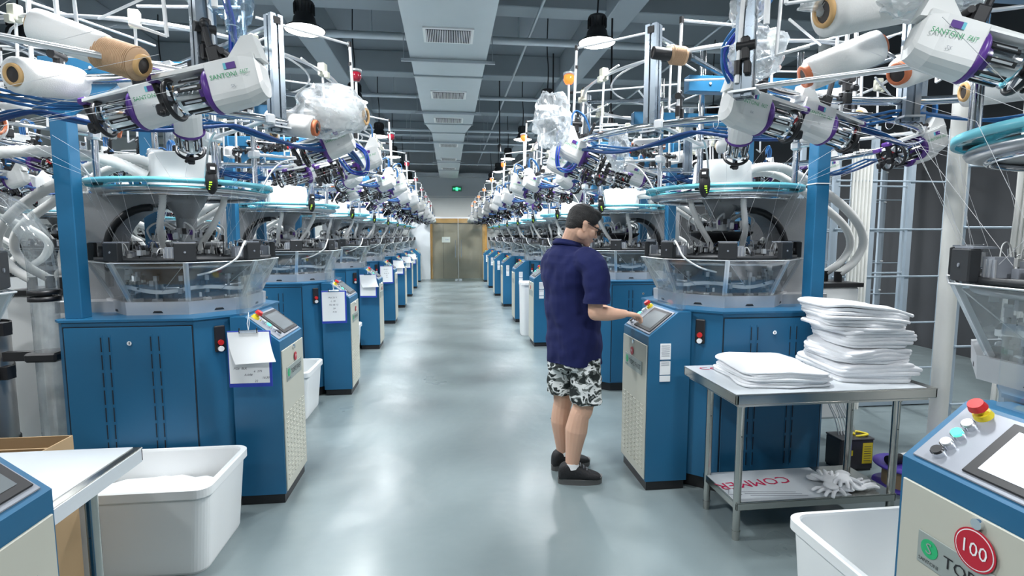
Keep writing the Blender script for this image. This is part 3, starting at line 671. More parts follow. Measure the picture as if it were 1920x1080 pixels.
# clamp that ties feeder to the ring
def clamp_proto():
    mb=MB('black'); mb.box((0,0,.0),(.04,.045,.05),b=.006); mb.box((.0,0,-.05),(.028,.03,.07),b=.005); mb.cyl((-.03,-.03,-.0),(-.03,.03,0),.010,n=8); mb.box((.012,0,.05),(.018,.022,.08),b=.006); mb.sph((.012,0,.095),.014,8)
    return mb.mesh('feeder_bracket')
FN=feeder_proto(True); FF=feeder_proto(False); CM=clamp_proto()
for o in (FN,FF):
    for c in o.children: c.hide_render=False
def place_feeder(root,az,near,tilt=15,r=1.045,z=2.035,yaw=None,roll=0,sc=1):
    """az: world azimuth around the machine centre"""
    src=FN if near else FF
    o=copy_tree(src,root); p=pol(az,r,z); o.location=p
    # local +x points inwards; tilt wheel end down
    o.scale=(sc,sc,sc); M=Matrix.Rotation(R(az+180 if yaw is None else yaw),4,'Z')@Matrix.Rotation(R(tilt),4,'Y')@Matrix.Rotation(R(roll),4,'X'); o.rotation_euler=M.to_euler()
    b=bpy.data.objects.new('feeder_bracket',CM); COL.objects.link(b); b.parent=o; b.location=(-.02,0,.105)
    return o
def machine_xy(side,k): return (((1.83,3.45+2.15*(k-1)) if k else (1.885,1.27)) if side>0 else (-1.615 if k else -1.60,(3.55 if k else 3.48)+2.15*(k-1)))
protos={}
for mir in(False,True):
    for near in(True,False): protos[(mir,near)]=machine_base(mir,near,not mir); filter_unit(mir,protos[(mir,near)])
used=set()
FAZ={}   # (azimuth, world yaw of the nose, tilt)
FAZ[(1,0)]=[(126,5,12),(101,8,14)]
FAZ[(-1,0)]=[(37,176,12),(66,178,14)]
FAZ[(1,1)]=[(-114,68,40),(-45,180,18),(-27,172,14),(-168,-8,24),(160,-20,20),(136,-45,18),(118,-50,18),(62,-130,15),(44,-140,15),(20,-165,15)]
FAZ[(-1,1)]=[(-64,112,40),(-24,178,20),(10,184,18),(36,205,18),(60,215,16),(-132,45,15),(118,-50,15),(140,-50,15),(165,-20,15)]
NTHM=['nearest','second','third','fourth','fifth','sixth','seventh','eighth','ninth']
MACH={}
for side in(1,-1):
    for k in range(0,9):
        x,y=machine_xy(side,k); near=k<=2; key=(side<0,near)
        if key in used: m=copy_tree(protos[key])
        else: m=protos[key]; used.add(key)
        m.location=(x,y,0)
        for a in FAZ.get((side,k),[(180-q if side>0 else q) for q in (0,22,44,66,114,136,158,180,-158,-135,-45,-22)]):
            if isinstance(a,tuple): place_feeder(m,a[0],True,tilt=a[2],yaw=a[1],sc=1.1 if k==0 else 1)
            else: place_feeder(m,a,k<=2)
        nm={1:'right',-1:'left'}[side]
        lab={(1,0):'blue knitting machine cut off at the right edge, with red badge 100 on its pedestal',(-1,0):'blue knitting machine at the bottom left corner, only its pedestal top and feeders in view',
             (1,1):'blue circular knitting machine behind the steel table, operated by the man',(-1,1):'large blue circular knitting machine behind the white bin and clipboard'}.get((side,k),'blue circular knitting machine in the %s row, %s from the camera'%(nm,NTHM[k]))
        tag(m,lab,'knitting machine','knitting machines along the aisle'); MACH[(side,k)]=m
for side in(1,-1):
    m=MACH[(side,0)]; sx_=side
    for c in list(m.children):
        b_=c.name.split('.')[0]
        if b_ in('yarn_guide','bracket'): bpy.data.objects.remove(c); continue
        if b_=='feeder_ring':
            q=MB('chrome',side<0); q.ring((0,0,2.12),1.055,.019,60,12,a0=R(-150),a1=R(130)); c.data=q.mesh('feeder_ring'); c.location.z=.05
            for g in list(c.children):
                if g.name.startswith('cable_tie'): bpy.data.objects.remove(g)
            for kk,g in enumerate([g for g in c.children if g.name.startswith('cable')]):
                q=MB('cable',side<0); q.tube([pol(a_,1.04+.012*kk,2.10-.022-.006*kk-.060*abs(math.sin(R(a_*4.5+kk*14)))**1.3) for a_ in range(-149,130,3)],.0062,6); g.data=q.mesh('cable')
        if b_=='yarn_feeder':
            for g in list(c.children):
                if g.name.startswith('plug_cable'): bpy.data.objects.remove(g)
        if side>0 and b_=='control_pedestal':
            for g in c.children_recursive:
                if g.name.startswith('screen'):
                    g.data=g.data.copy()
                    for i_,mm in enumerate(g.data.materials):
                        if mm.name=='screendark': g.data.materials[i_]=MATS['screen']
        if b_ in('cabinet','plinth'):
            o8=[(.40,-.54),(-.25,-.54),(-.46,-.36),(-.46,.02),(-.36,.12),(.40,.12),(.44,.08),(.44,-.50)]
            q=MB('blue' if b_=='cabinet' else 'black',side<0)
            if b_=='cabinet': q.prism(o8,.09,1.10); q.prism([(x*1.02,y*1.02) for x,y in o8],1.10,1.112)
            else: q.prism([(x*.93,y*.93) for x,y in o8],0,.09)
            c.data=q.mesh(b_)
        if side>0 and b_ in('cabinet','plinth','steel_tray','clear_guard','guard_post','knitting_cylinder','ribbon_cable','cam_ring','wiring','control_box','needle_dial','support_cone','curved_frame','top_disc','top_cover','waste_hose','frame_post','overhead_frame','waste_bin','air_tube','support_tube','yarn_sensor'): c.location.x+=.12
    if side>0:
        p_=[c for c in m.children if c.name.startswith('control_pedestal')][0]
        q=MB('blue'); q.box((-.37,-.225,.58),(.09,.44,1.03)); q.build('pedestal_neck',p_)
# outer row on the left, seen between the posts
for k in range(0,6):
    m=copy_tree(protos[(False,False)]); m.location=(-4.95,3.2+2.15*k,0)
    for a in (0,44,66,114,136,180,-135,-45): place_feeder(m,a,False)
    tag(m,'blue knitting machine in the outer left row behind the first row, %s from the camera'%NTHM[k],'knitting machine','knitting machines of the outer left row')
for o in (FN,FF):
    for c in list(o.children): bpy.data.objects.remove(c)
    bpy.data.objects.remove(o)

# ------------------------------------------------------------------ yarn cones
def cone_mesh(core,body='yarn',L=.26,r=.062,ex=.012):
    q=min(.045 if core=='coneorange' else .036,r*.66)
    mb=MB(body); mb.lathe([(q*.95,-L/2),(r*.96,-L/2+.006),(r,-L/2+.03),(r,L/2-.03),(r*.95,L/2-.006),(q*.9,L/2)],32,axis='X')
    if body=='yarntan':
        for i in range(int(L/.006)): mb.ring((-L/2+.01+i*.006*((L-.02)/L),0,0),r*.995,.0022,28,5,axis='X')
    o=[mb]
    c=MB(core); c.lathe([(q*.8,-L/2-ex),(q,-L/2-ex),(q*1.06,-L/2-ex+.006),(q,L/2+.008),(q*.9,L/2+.012),(q*.74,L/2+.012),(q*.74,-L/2-ex),(q*.8,-L/2-ex)],24,axis='X'); c.lathe([(0,-L/2-ex+.006),(q*.76,-L/2-ex+.006)],24,'conehole',axis='X'); c.lathe([(0,L/2+.004),(q*.76,L/2+.004)],24,'conehole',axis='X'); o.append(c)
    return o
CONES={}
for nm,core,body,L,r,ex in (('orange','coneorange','yarn',.27,.064,.022),('tan','conetan','yarn',.24,.062,.008),('black','black','yarn',.22,.06,.012),('tanyarn','conetan','yarntan',.15,.052,.006),('small','black','yarntan',.075,.036,.075)):
    a,b=cone_mesh(core,body,L,r,ex); CONES[nm]=(a.mesh('yarn_cone'),b.mesh('cone_core'))
def cone(kind,loc,az,el,label,group=None,parts=True,sc=1):
    a,b=CONES[kind]; o=bpy.data.objects.new('yarn_cone',a); COL.objects.link(o); o.location=loc
    o.rotation_euler=(Matrix.Rotation(R(az),4,'Z')@Matrix.Rotation(R(-el),4,'Y')).to_euler(); o.scale=(sc,sc,sc)
    c=bpy.data.objects.new('cone_core',b); COL.objects.link(c); c.parent=o
    if label or True: tag(o,label,'yarn cone',group)
    return o
cone('orange',(1.545,2.0,2.235),-18,21,'large white yarn cone with orange core at upper right','yarn cones near the camera')
cone('orange',(1.93,2.04,2.245),12,19,'white yarn cone right of the orange-cored one at upper right','yarn cones near the camera')
cone('tan',(2.30,2.05,2.17),-20,5,'white yarn cone at the right edge, beside the white pipe','yarn cones near the camera',sc=1.05)
cone('tan',(-1.175,1.9,2.17),188,19,'white yarn cone with black hole at the top left','yarn cones near the camera',sc=.86)
cone('tanyarn',(-1.035,1.90,2.115),-12,-18,'brown thread cone touching the white one at the top left','yarn cones near the camera')
cone('tan',(-1.80,1.78,2.17),40,0,'white yarn cone cut off by the left edge','yarn cones near the camera')
cone('tan',(-1.50,2.28,2.14),75,8,'white yarn cone seen end-on behind the upper left chrome tube','yarn cones near the camera',sc=1.05)
cone('orange',(-2.03,2.55,2.03),-8,-4,'white yarn cone with orange end at the left edge below the chrome tube','yarn cones near the camera',sc=1.1)
cone('orange',(-.80,2.92,2.12),172,8,'white yarn cone with orange end left of the aisle, under the galvanised post','yarn cones near the camera',sc=.9)
cone('tan',(-1.02,1.9,2.44),10,0,'white yarn cone cut off at the top edge left','yarn cones near the camera')
cone('small',(1.05,2.42,2.37),0,-4,'small brown thread cone with black tube beside the right galvanised post','yarn cones near the camera',sc=1.1)
cone('black',(.98,3.9,2.14),160,4,'white yarn cone with black hole under the crumpled film','yarn cones near the camera')
for side in(1,-1):
    for k in range(1,9):
        x,y=machine_xy(side,k); rng=random.Random(k*7+side)
        for i in range(8 if k<6 else 5):
            a=rng.uniform(-8,8)+45*i+20
            if k==1 and side>0 and 150<a%360<260: continue
            if k==1 and side<0 and (a%360<60 or a%360>290): continue
            p=pol(a,.78,2.27)+Vector((x,y,0))
            cone(rng.choice(['orange','tan','black','tan']),p,a+60+rng.uniform(-15,15),rng.uniform(-18,18),'white yarn cone on the creel of the %s knitting machine in the %s row'%(NTHM[k],{1:'right',-1:'left'}[side]),'yarn cones on the %s %s machine'%(NTHM[k],{1:'right',-1:'left'}[side]),sc=.85)
# big feeder hanging at the upper right corner and cables above the near machines
m=MACH[(1,0)]
src=[c for c in m.children if c.name.startswith('yarn_feeder')][0]
o=copy_tree(src,m); o.location=(1.54-1.885,1.48-1.27,2.08); o.rotation_euler=(Matrix.Rotation(R(-20),4,'Z')@Matrix.Rotation(R(20),4,'Y')).to_euler()
def cable_bundle(pts,n,rad,lab,r=.0055):
    rng=random.Random(3); t=None; mb=MB('cable')
    t=empty('cable_bundle',pts[0]); tag(t,lab,'cable')
    for i in range(n):
        off=Vector((rng.uniform(-rad,rad),rng.uniform(-rad,rad),rng.uniform(-rad,rad))); mb=MB('cable' if i%4 else 'clipblue')
        mb.tube(spline([Vector(p)-Vector(pts[0])+off*(1+.4*math.sin(j+i)) for j,p in enumerate(pts)],8),r,6); mb.build('cable',t)
    mb=MB('whitepole'); p=Vector(pts[len(pts)//2])-Vector(pts[0]); mb.ring(p,rad*1.7,.002,14,5); mb.build('cable_tie',t)
cable_bundle([(1.323,2.07,2.58),(1.261,2.07,2.477),(1.175,2.07,2.392),(1.10,2.07,2.288),(1.10,2.07,2.22),(1.135,2.07,2.165)],7,.014,'thick blue cable bundle dropping into the large feeder at upper right')
cable_bundle([(-.781,2.03,2.464),(-.752,2.03,2.361),(-.737,2.03,2.273),(-.74,2.03,2.165)],6,.012,'blue cable bundle dropping into the large feeder at upper left')
cable_bundle([(.72,3.25,2.14),(.66,3.2,2.08),(.66,3.2,1.96),(.74,3.22,1.95),(.80,3.2,2.03)],6,.012,'looped blue cables above the man on the ring end',.004)
cable_bundle([(-.56,3.3,2.10),(-.48,3.3,2.04),(-.48,3.3,1.93),(-.57,3.32,1.93),(-.63,3.3,2.0)],6,.012,'looped blue cables left of the aisle on the ring end',.004)
# crumpled plastic film
def film(loc,r,lab,mat='bag',seed=0,n=40,amp=.3,rot=0,sharp=5):
    rng=Vector((seed*3.1,seed*1.7,seed)); mb=MB(mat); vs=[];h=n//2
    mb.sph((0,0,0),1,n)
    V=[]
    for v in mb.V:
        d=v.normalized(); k=1+amp*(noise.noise(d*1.7+rng)*1.4)+amp*.55*(abs(noise.noise(d*sharp+rng))*2-.4)
        V.append(Matrix.Rotation(rot,3,'Z')@Vector((d.x*r[0]*k,d.y*r[1]*k,d.z*r[2]*k)))
    mb.V=V; mb.S=[False]*len(mb.S); o=mb.build('plastic_film'); o.location=loc; tag(o,lab,'plastic bag'); return o
film((1.20,2.04,2.26),(.10,.09,.10),'crumpled clear plastic film on the large feeder at upper right',seed=1)
film((1.13,1.98,2.42),(.06,.06,.09),'crumpled clear plastic film around the blue cable bundle at upper right',seed=7)
film((1.42,1.62,2.30),(.24,.10,.055),'long clear plastic film sheet over the cone at the top right edge',seed=2,rot=-.2)
cone('tan',(1.36,1.66,2.30),0,12,'large white yarn cone under clear film at the top right edge','yarn cones near the camera',sc=1.3)
film((.58,3.0,2.20),(.10,.09,.14),'white crumpled plastic bag hanging from the right creel beside the aisle',seed=3)
film((.98,3.05,2.05),(.06,.06,.11),'clear plastic film hanging on the ring above the man',seed=4)
film((-.72,2.0,2.38),(.06,.06,.15),'blue tinted plastic film around the cables at upper left','bagblue',seed=5)
film((-.62,3.0,2.20),(.20,.14,.13),'large white plastic bag of yarn left of the aisle',seed=6,amp=.18)
# big white cone pair inside the bag
cone('tan',(-.58,3.05,2.20),168,4,'white yarn cone wrapped in a bag left of the aisle','yarn cones near the camera',sc=1.2)

# ------------------------------------------------------------------ inox tables
def table(x0,x1,y0,y1,z,lab,mirror_text):
    t=empty('work_table',((x0+x1)/2,(y0+y1)/2,0)); tag(t,lab,'table'); w,d=x1-x0,y1-y0
    mb=MB('inox'); mb.box((0,0,z-.003),(w,d,.006),b=.002)
    for sy in(-1,1): mb.box((0,sy*(d/2-.008),z-.026),(w,.016,.05),b=.005)
    for sx in(-1,1): mb.box((sx*(w/2-.008),0,z-.026),(.016,d,.05),b=.005)
    mb.box((0,0,z-.058),(w-.05,d-.05,.018)); mb.build('tabletop',t)
    for sx in(-1,1):
        for sy in(-1,1):
            px,py=sx*(w/2-.10),sy*(d/2-.13); mb=MB('inox'); mb.cyl((px,py,.05),(px,py,z-.06),.019,n=20); mb.cyl((px,py,z-.10),(px,py,z-.06),.024,n=16); mb.cyl((px,py-.0185,.55),(px,py-.0195,.55),.003,n=8,m='slot'); l=mb.build('leg',t)
            mb=MB('inox'); mb.cyl((px,py,.0),(px,py,.05),.017,.021,n=16); mb.build('foot',l)
    mb=MB('inox'); zz=.20; mb.box((0,0,zz),(w-.17,d-.22,.006)); 
    for sy in(-1,1): mb.box((0,sy*(d/2-.115),zz-.018),(w-.17,.01,.04),b=.003)
    for sx in(-1,1): mb.box((sx*(w/2-.09),0,zz-.018),(.01,d-.22,.04),b=.003)
    sh=mb.build('shelf',t)
    mb=MB('film'); mb.box((-.03 if not mirror_text else 0,0,z+.0015),(w-.06,d-.01,.002)); 
    if mirror_text: mb.box((w/2+.0015,0,z-.025),(.003,d-.03,.045))
    f=mb.build('protective_film',t,label='pale blue-white protective film on the top')
    if not mirror_text:
        f2=MB('textred'); f2.text('COMMERCIAL',(-w/2+.31,.17,z+.003),(0,0,1),.075,'textred',up=(.15,1,0),sx=1.1); f2.build('film_lettering',f)
        mb=MB('film'); mb.box((-.12,0,zz+.0045),(w-.42,d-.24,.002)); f=mb.build('shelf_film',t)
        f2=MB('textred'); f2.text('COMMER',(-.235,.02,zz+.006),(0,0,1),.105,'textred',up=(.10,-1,0),sx=1.0)
        rg=random.Random(2)
        for i in range(3): f2.box((-.22+.02*i,-.085-.022*i,zz+.0065),(.30,.003,.001),'bezel',rz=-.12)
        f2.tube([(-.40,-.02,zz+.0065),(-.44,-.09,zz+.0065),(-.37,-.10,zz+.0065),(-.38,-.04,zz+.0065)],.0018,4,'bezel',closed=True); f2.build('film_lettering',f)
    else:
        f2=MB('textred'); f2.text('CO',(w/2-.03,-.22,z+.0035),(0,0,1),.05,'textred',up=(1,0,0)); f2.build('film_lettering',f)
    return t
TR=table(1.345,2.405,2.32,2.895,.80,'stainless steel work table holding folded white cloth, right of the man',False)
TL=table(-2.12,-1.095,1.475,1.985,.80,'film-covered steel table at bottom left beside the corner machine',True)

# folded cloth
def cloth_pile(name,loc,sx,sy,h,n,rot,seed,lab,cat='cloth',foldx=True,grp=None,slope=0):
    mb=MB('cloth'); th=h/n
    for i in range(n):
        f=(i+.5)/n*2-1; ext=math.sqrt(max(0,1-f*f))
        NP=44; ring=[]
        ox=.010*math.sin(seed+i*1.9)+.006*math.sin(i*.7+seed*2)
        rows=[]
        for (kr,kz) in ((.985,0.0),(1.0,.35),(1.0,.7),(.985,.97),(.55,1.0),(.01,1.0)):
            rr=[]
            for j in range(NP):
                t=2*PI*j/NP; c,s_=math.cos(t),math.sin(t); e=.32
                ux=math.copysign(abs(c)**e,c); uy=math.copysign(abs(s_)**e,s_)
                nx=noise.noise(Vector((ux*1.5+seed,uy*1.5,i*.33)))*.035+noise.noise(Vector((ux*5+seed,uy*5,i*.9+9)))*.008
                fx=sx/2+nx+ox+(h*.30*(ext-1) if c>0 and foldx else 0)
                fy=sy/2+nx*.8+.006*math.sin(i*2.3+seed)
                x,y=ux*fx*kr,uy*fy*kr
                wav=noise.noise(Vector((x*6+seed,y*6,i*.12)))*.014*(.3+.7*i/n)+noise.noise(Vector((x*2.5,y*2.5,seed)))*.022*(i/n)
                droop=-.22*h*(i/n)*max(0,(abs(ux)*kr)**4)
                rr.append(Vector((x,y,(i+kz*.93)*th*(1.0)+wav+droop+slope*x*(i/n))))
            rows.append(rr)
        mb.loft(rows,smooth=True)
    mz=min(v.z for v in mb.V); 
    for v in mb.V: v.z-=mz
    o=mb.build(name); o.location=loc; o.rotation_euler=(0,0,rot); tag(o,lab,cat,grp); return o
cloth_pile('folded_cloth',(1.685,2.60,.8035),.44,.42,.085,7,-.10,1,'low wide pile of folded white cloth lying on the left of the steel table')
Z=.8035
for i,(w,d,h,dx,dy,rt,sd,sl) in enumerate(((.42,.42,.105,.02,0,-.12,3,0),(.40,.40,.085,.0,.0,.05,11,.02),(.36,.40,.095,.03,.0,-.2,5,.0),(.40,.40,.125,-.01,0,-.25,8,-.10))):
    cloth_pile('folded_cloth',(2.18+dx,2.62+dy,Z),w,d,h,[5,4,5,7][i],rt,sd,['bottom bundle of the tall folded white cloth stack on the right of the table','second bundle from the bottom of the tall white cloth stack','third bundle from the bottom of the tall white cloth stack','topmost folded bundle of the tall white cloth stack, drooping to the right'][i],slope=sl); Z+=h*.93
# gloves on the shelf
def glove(loc,rz,lab,seed):
    mb=MB('cloth'); rg=random.Random(seed)
    mb.sph((0,0,.012),(.062,.045,.012),14); mb.sph((-.075,0,.010),(.045,.038,.010),12)
    for i,(y,l,a) in enumerate(((.036,.06,.25),(.013,.075,.08),(-.012,.072,-.1),(-.034,.058,-.3))):
        d=Vector((math.cos(a),math.sin(a),0)); p=Vector((.045,y,.011)); mb.tube([p-d*.02,p+d*l*.5+Vector((0,0,.006)),p+d*l*.9,p+d*l],[.010,.0095,.009,.004],8)
    mb.tube([(-.02,.03,.011),(.01,.065,.014),(.03,.085,.010)],[.012,.010,.006],8)
    for v in mb.V: v.z+=.006*noise.noise(v*30+Vector((seed,0,0)))+.0
    mz=min(v.z for v in mb.V)
    for v in mb.V: v.z-=mz
    mb.m='cloth'; o=mb.build('glove'); o.location=loc; o.rotation_euler=(0,0,rz); tag(o,lab,'glove','white gloves on the table shelf')
for i,(x,y,z,rz) in enumerate(((2.00,2.50,.2065,-2.6),(2.07,2.60,.2065,-.3),(2.15,2.50,.2065,.2),(2.03,2.55,.228,1.0),(2.11,2.55,.228,-2.2))):
    glove((x,y,z),rz,['white cotton glove nearest the left of the glove pile on the shelf','white cotton glove at the back of the shelf pile','white cotton glove at the right front of the shelf pile','white cotton glove lying on top of the pile, pointing back','white cotton glove on top of the pile, pointing left'][i],i)

# ------------------------------------------------------------------ bins
def bin_(x0,x1,y0,y1,h,lab,fill=None):
    t=empty('storage_bin',((x0+x1)/2,(y0+y1)/2,0)); tag(t,lab,'bin','white plastic bins'); w,d=(x1-x0)/2,(y1-y0)/2
    mb=MB('binplastic'); N_=32
    def rr(w_,d_,z,rad=.06):
        out=[]
        for q,(cx,cy) in enumerate(((1,1),(-1,1),(-1,-1),(1,-1))):
            for j in range(8): a=PI/2*(q+j/7); out.append(Vector((cx*(w_-rad)+rad*math.cos(a),cy*(d_-rad)+rad*math.sin(a),z)))
        return out
    k=.88
    mb.loft([rr(w*k,d*k,0),rr(w*k+.004,d*k+.004,.012),rr(w*.965,d*.95,h-.05),rr(w*.968,d*.952,h-.045),rr(w,d,h-.045),rr(w,d,h-.006),rr(w-.006,d-.006,h),rr(w*.94,d*.92,h),rr(w*.93,d*.91,h-.01),rr(w*k-.012,d*k-.012,.02)],smooth=False)
    mb.build('tub',t)
    if fill:
        g=MB('cloth'); g.sph((0,0,fill),(w*.86,d*.84,.05),28)
        for v in g.V: v.z+=.03*noise.noise(v*9)+.012*noise.noise(v*40); v.x=max(-w*.87,min(w*.87,v.x))
        o=g.build('fabric_scraps'); o.location=t.location; tag(o,'white fabric pieces lying inside the large white bin at left','fabric')
    return t
bin_(-1.88,-1.09,2.44,2.965,.42,'large white plastic bin on the floor at left, in front of the clipboard machine',.27)
bin_(1.355,2.12,1.40,1.945,.42,'white plastic bin at bottom right between table and the red-badge pedestal')
bin_(-1.95,-1.17,4.50,5.06,.42,'white plastic bin between the first and second left pedestals')
bin_(-1.95,-1.15,6.66,7.20,.42,'white plastic bin between the second and third left pedestals')
bin_(1.10,1.42,8.1,8.45,.84,'tall white bin between the far right pedestals')
# cardboard box
t=empty('cardboard_box',(-1.95,2.21,0)); tag(t,'brown open cardboard box behind the film-covered table at left','box')
mb=MB('cardboard'); t.scale=(1,1,.93); mb.box((0,-.19,.38),(.70,.006,.76)); mb.box((0,.19,.38),(.70,.006,.76)); mb.box((-.35,0,.38),(.006,.38,.76)); mb.box((.35,0,.38),(.006,.38,.76)); mb.box((0,0,.01),(.70,.38,.01)); mb.build('carton',t)
mb=MB('cardboard'); mb.box((0,.16,.60),(.68,.006,.26),rot=Matrix.Rotation(.2,4,'X')); mb.build('flap',t)

# ------------------------------------------------------------------ clipboards
def clipboard(loc,lab,style,sc=1):
    t=empty('clipboard',loc); tag(t,lab,'clipboard','clipboards hanging on the left pedestals'); rg=random.Random(style)
    mb=MB('clipblue'); mb.box((0,0,-.165),(.225,.004,.31),b=.001); mb.build('board',t)
    mb=MB('paper'); mb.box((-.004,-.004,-.16),(.205,.003,.275))
    if style==0:
        for i in range(5): mb.text(['M26  BLK','6  275','A.64#','16:30','22'][i],(-.05+.07*(i%2)+.02*i,-.0057,-.215-.018*i),(0,-1,0),.017,'ink',lift=.0006,shear=.25)
    elif style==1:
        for i in range(5): mb.text(['Mul 26 V','L. 70','No 66 15','2#','K16'][i],(-.01+.004*i,-.0057,-.075-.034*i),(0,-1,0),.021,'ink',lift=.0006,shear=.25)
    mb.build('paper_sheet',t)
    if style in(0,2,3):
        mb=MB('paper'); W=.215; H_=.17; vs=[];NX,NZ=6,10
        for j in range(NZ+1):
            for i in range(NX+1):
                v=j/NZ; vs.append((-.108+W*i/NX+.045*v*v,-.008-.05*v*v*(.6+.4*i/NX),-.015-H_*v+.014*i/NX*v))
        F_=[(j*(NX+1)+i,j*(NX+1)+i+1,(j+1)*(NX+1)+i+1,(j+1)*(NX+1)+i) for j in range(NZ) for i in range(NX)]
        n=len(vs); vs+=[(a,b+.001,c) for a,b,c in vs]; F_+=[tuple(n+i for i in f[::-1]) for f in F_]
        mb.add(vs,F_,'paper',True); mb.build('cover_sheet',t,label='lifted blank top sheet')
    mb=MB('chrome'); mb.box((0,-.008,-.012),(.10,.012,.016),b=.003); mb.cyl((-.045,-.012,-.02),(-.045,-.012,.008),.003,n=6,m='black'); mb.cyl((.045,-.012,-.02),(.045,-.012,.008),.003,n=6,m='black'); mb.build('clip',t)
    mb=MB('whitepole'); mb.tube([(0,-.006,-.005),(-.005,-.004,.03),(.0,0.01,.09)],.0018,5); mb.tube([(0,-.006,-.005),(.006,-.004,.03),(.0,0.01,.09)],.0018,5); mb.build('string',t)
    t.rotation_euler=(0,0,R([0,6,-5,3][style]))
for k,st in ((1,0),(2,1),(3,2),(4,1),(5,2),(6,3),(7,2)):
    x,y=machine_xy(-1,k); clipboard((x+.535,y-.555,1.05),['','clipboard with lifted sheet hanging on the nearest full left machine beside the power switch','clipboard with handwritten list hanging on the second left pedestal','blue clipboard half covered by a white sheet on the third left pedestal','white clipboard hanging on the fourth left pedestal','clipboard hanging on the fifth left pedestal','clipboard hanging on the sixth left pedestal','clipboard hanging on the seventh left pedestal, nearest the door'][k],st)

# ------------------------------------------------------------------ suction filter beside the left machine
t=empty('suction_filter',(-2.42,3.15,0)); tag(t,'clear elbow pipe and steel filter canister with black bands at the left edge','filter')
mb=MB('tank'); mb.lathe([(0,.25),(.20,.25),(.225,.28),(.225,1.0),(.20,1.05),(.0,1.06)],36,c=(-.22,0,0)); mb.build('canister',t)
for z in(.36,.78,1.02):
    mb=MB('black'); mb.lathe([(.224,z),(.232,z),(.232,z+.055),(.224,z+.055)],36,c=(-.22,0,0)); mb.box((.02,0,z+.03),(.05,.06,.07)); mb.build('band',t)
mb=MB('black'); 
for a in(30,150,270): mb.cyl(pol(a,.17,.0)+Vector((-.22,0,0)),pol(a,.17,.25)+Vector((-.22,0,0)),.02,n=10)
mb.build('stand',t)
mb=MB('pipeclear'); P=[(.24,0,z/10) for z in range(1,13)]; mb.tube(P,.062,20,cap=False); mb.build('clear_pipe',t)
mb=MB('pipeclear'); mb.tube(spline([(.24,0,1.24),(.24,0,1.42),(.21,0,1.56),(.12,0,1.68),(.0,0,1.74),(-.06,0,1.75)],6),.066,20,cap=False); mb.build('elbow_pipe',t)
mb=MB('black'); mb.lathe([(.06,1.20),(.072,1.20),(.072,1.225),(.06,1.225)],24,c=(.24,0,0)); mb.lathe([(.06,1.235),(.072,1.235),(.072,1.26),(.06,1.26)],24,c=(.24,0,0)); mb.build('rubber_coupling',t)
mb=MB('black'); 
for i in range(4): mb.lathe([(.06,-.07-.022*i),(.075,-.07-.022*i),(.075,-.086-.022*i),(.06,-.086-.022*i)],24,c=(0,0,1.75),axis='X')
mb.lathe([(.064,-.30),(.064,-.07)],24,'blackbox',c=(0,0,1.75),axis='X'); mb.build('rubber_coupling',t)
mb=MB('black'); mb.box((.24,0,.90),(.16,.15,.05),b=.01); mb.box((.10,0,.90),(.16,.04,.05)); mb.box((.24,0,.05),(.15,.15,.10)); mb.build('bracket',t)
for i,(x0,z0) in enumerate(((-.24,1.06),(-.12,1.06))):
    mb=MB('black'); mb.cyl((x0,-.05,1.05),(x0,-.05,1.16),.028,n=12); s_=mb.build('hose_socket',t)
    mb=MB('hose'); P=spline([(x0,-.05,1.16),(x0-.03,-.05,1.28),(x0-.14,-.05,1.42),(x0-.3,-.05,1.48)],20); mb.tube(P,[.027 if j%2 else .023 for j in range(len(P))],10); mb.build('waste_hose',s_)
# overhead white hoses on the left
mb=MB('hose'); P=spline([(-1.75,3.4,1.90),(-1.95,3.3,1.99),(-2.3,3.2,2.0),(-2.7,3.15,1.90),(-3.1,3.1,1.6)],26); mb.tube(P,[.034 if j%2 else .029 for j in range(len(P))],10); xx,yy=machine_xy(-1,1); o=mb.build('waste_hose',MACH[(-1,1)]); o.location=(-xx,-yy,0)

# ------------------------------------------------------------------ right side: pipe, rack, tubes, battery, spool
mb=MB('pvc'); mb.cyl((3.12,3.0,0),(3.12,3.0,2.75),.050,n=32); mb.cyl((3.12,3.0,1.72),(3.12,3.0,1.73),.0515,n=32); mb.cyl((3.12,3.0,0),(3.12,3.0,.04),.08,n=24); o=mb.build('white_pipe'); tag(o,'thick white vertical pipe standing at the right behind the table','pipe')
mb=MB('pvc'); mb.cyl((3.80,5.2,0),(3.80,5.2,ZC),.055,n=24); o=mb.build('white_pipe'); tag(o,'white vertical pipe behind the curved white hoses','pipe')
mb=MB('pvc'); mb.cyl((4.95,4.1,0),(4.95,4.1,ZC),.07,n=24); o=mb.build('white_pipe'); tag(o,'white vertical pipe at the right edge far back','pipe')
def rack(x0,x1,y,zt,lab,n=3):
    t=empty('steel_rack',((x0+x1)/2,y,0)); tag(t,lab,'rack'); w=(x1-x0)/2
    for i in range(n):
        x=-w+2*w*i/(n-1); 
        for dy in(0,.45):
            mb=MB('rackgrey'); mb.box((x,dy,zt/2),(.045,.03,zt)); mb.build('upright',t)
    for z in [.35+.42*j for j in range(int(zt/.42))]:
        for dy in(0,.45):
            mb=MB('rackgrey'); mb.cyl((-w,dy-.02,z),(w,dy-.02,z),.008,n=8); mb.cyl((w-.01,dy-.02,z),(w+.02,dy-.02,z),.012,n=8,m='white'); mb.build('cross_rod',t)
    mb=MB('rackgrey'); mb.box((0,.22,.03),(2*w,.5,.04)); mb.build('base_frame',t)
    return t
rack(3.35,4.45,4.35,2.5,'galvanised steel rack with thin cross rods behind the folded cloth',4)
rack(3.55,4.6,2.9,2.4,'galvanised steel rack behind the white pipe at the right edge',3)
rack(4.9,6.2,6.6,2.6,'dim steel rack far back at the right wall',4)
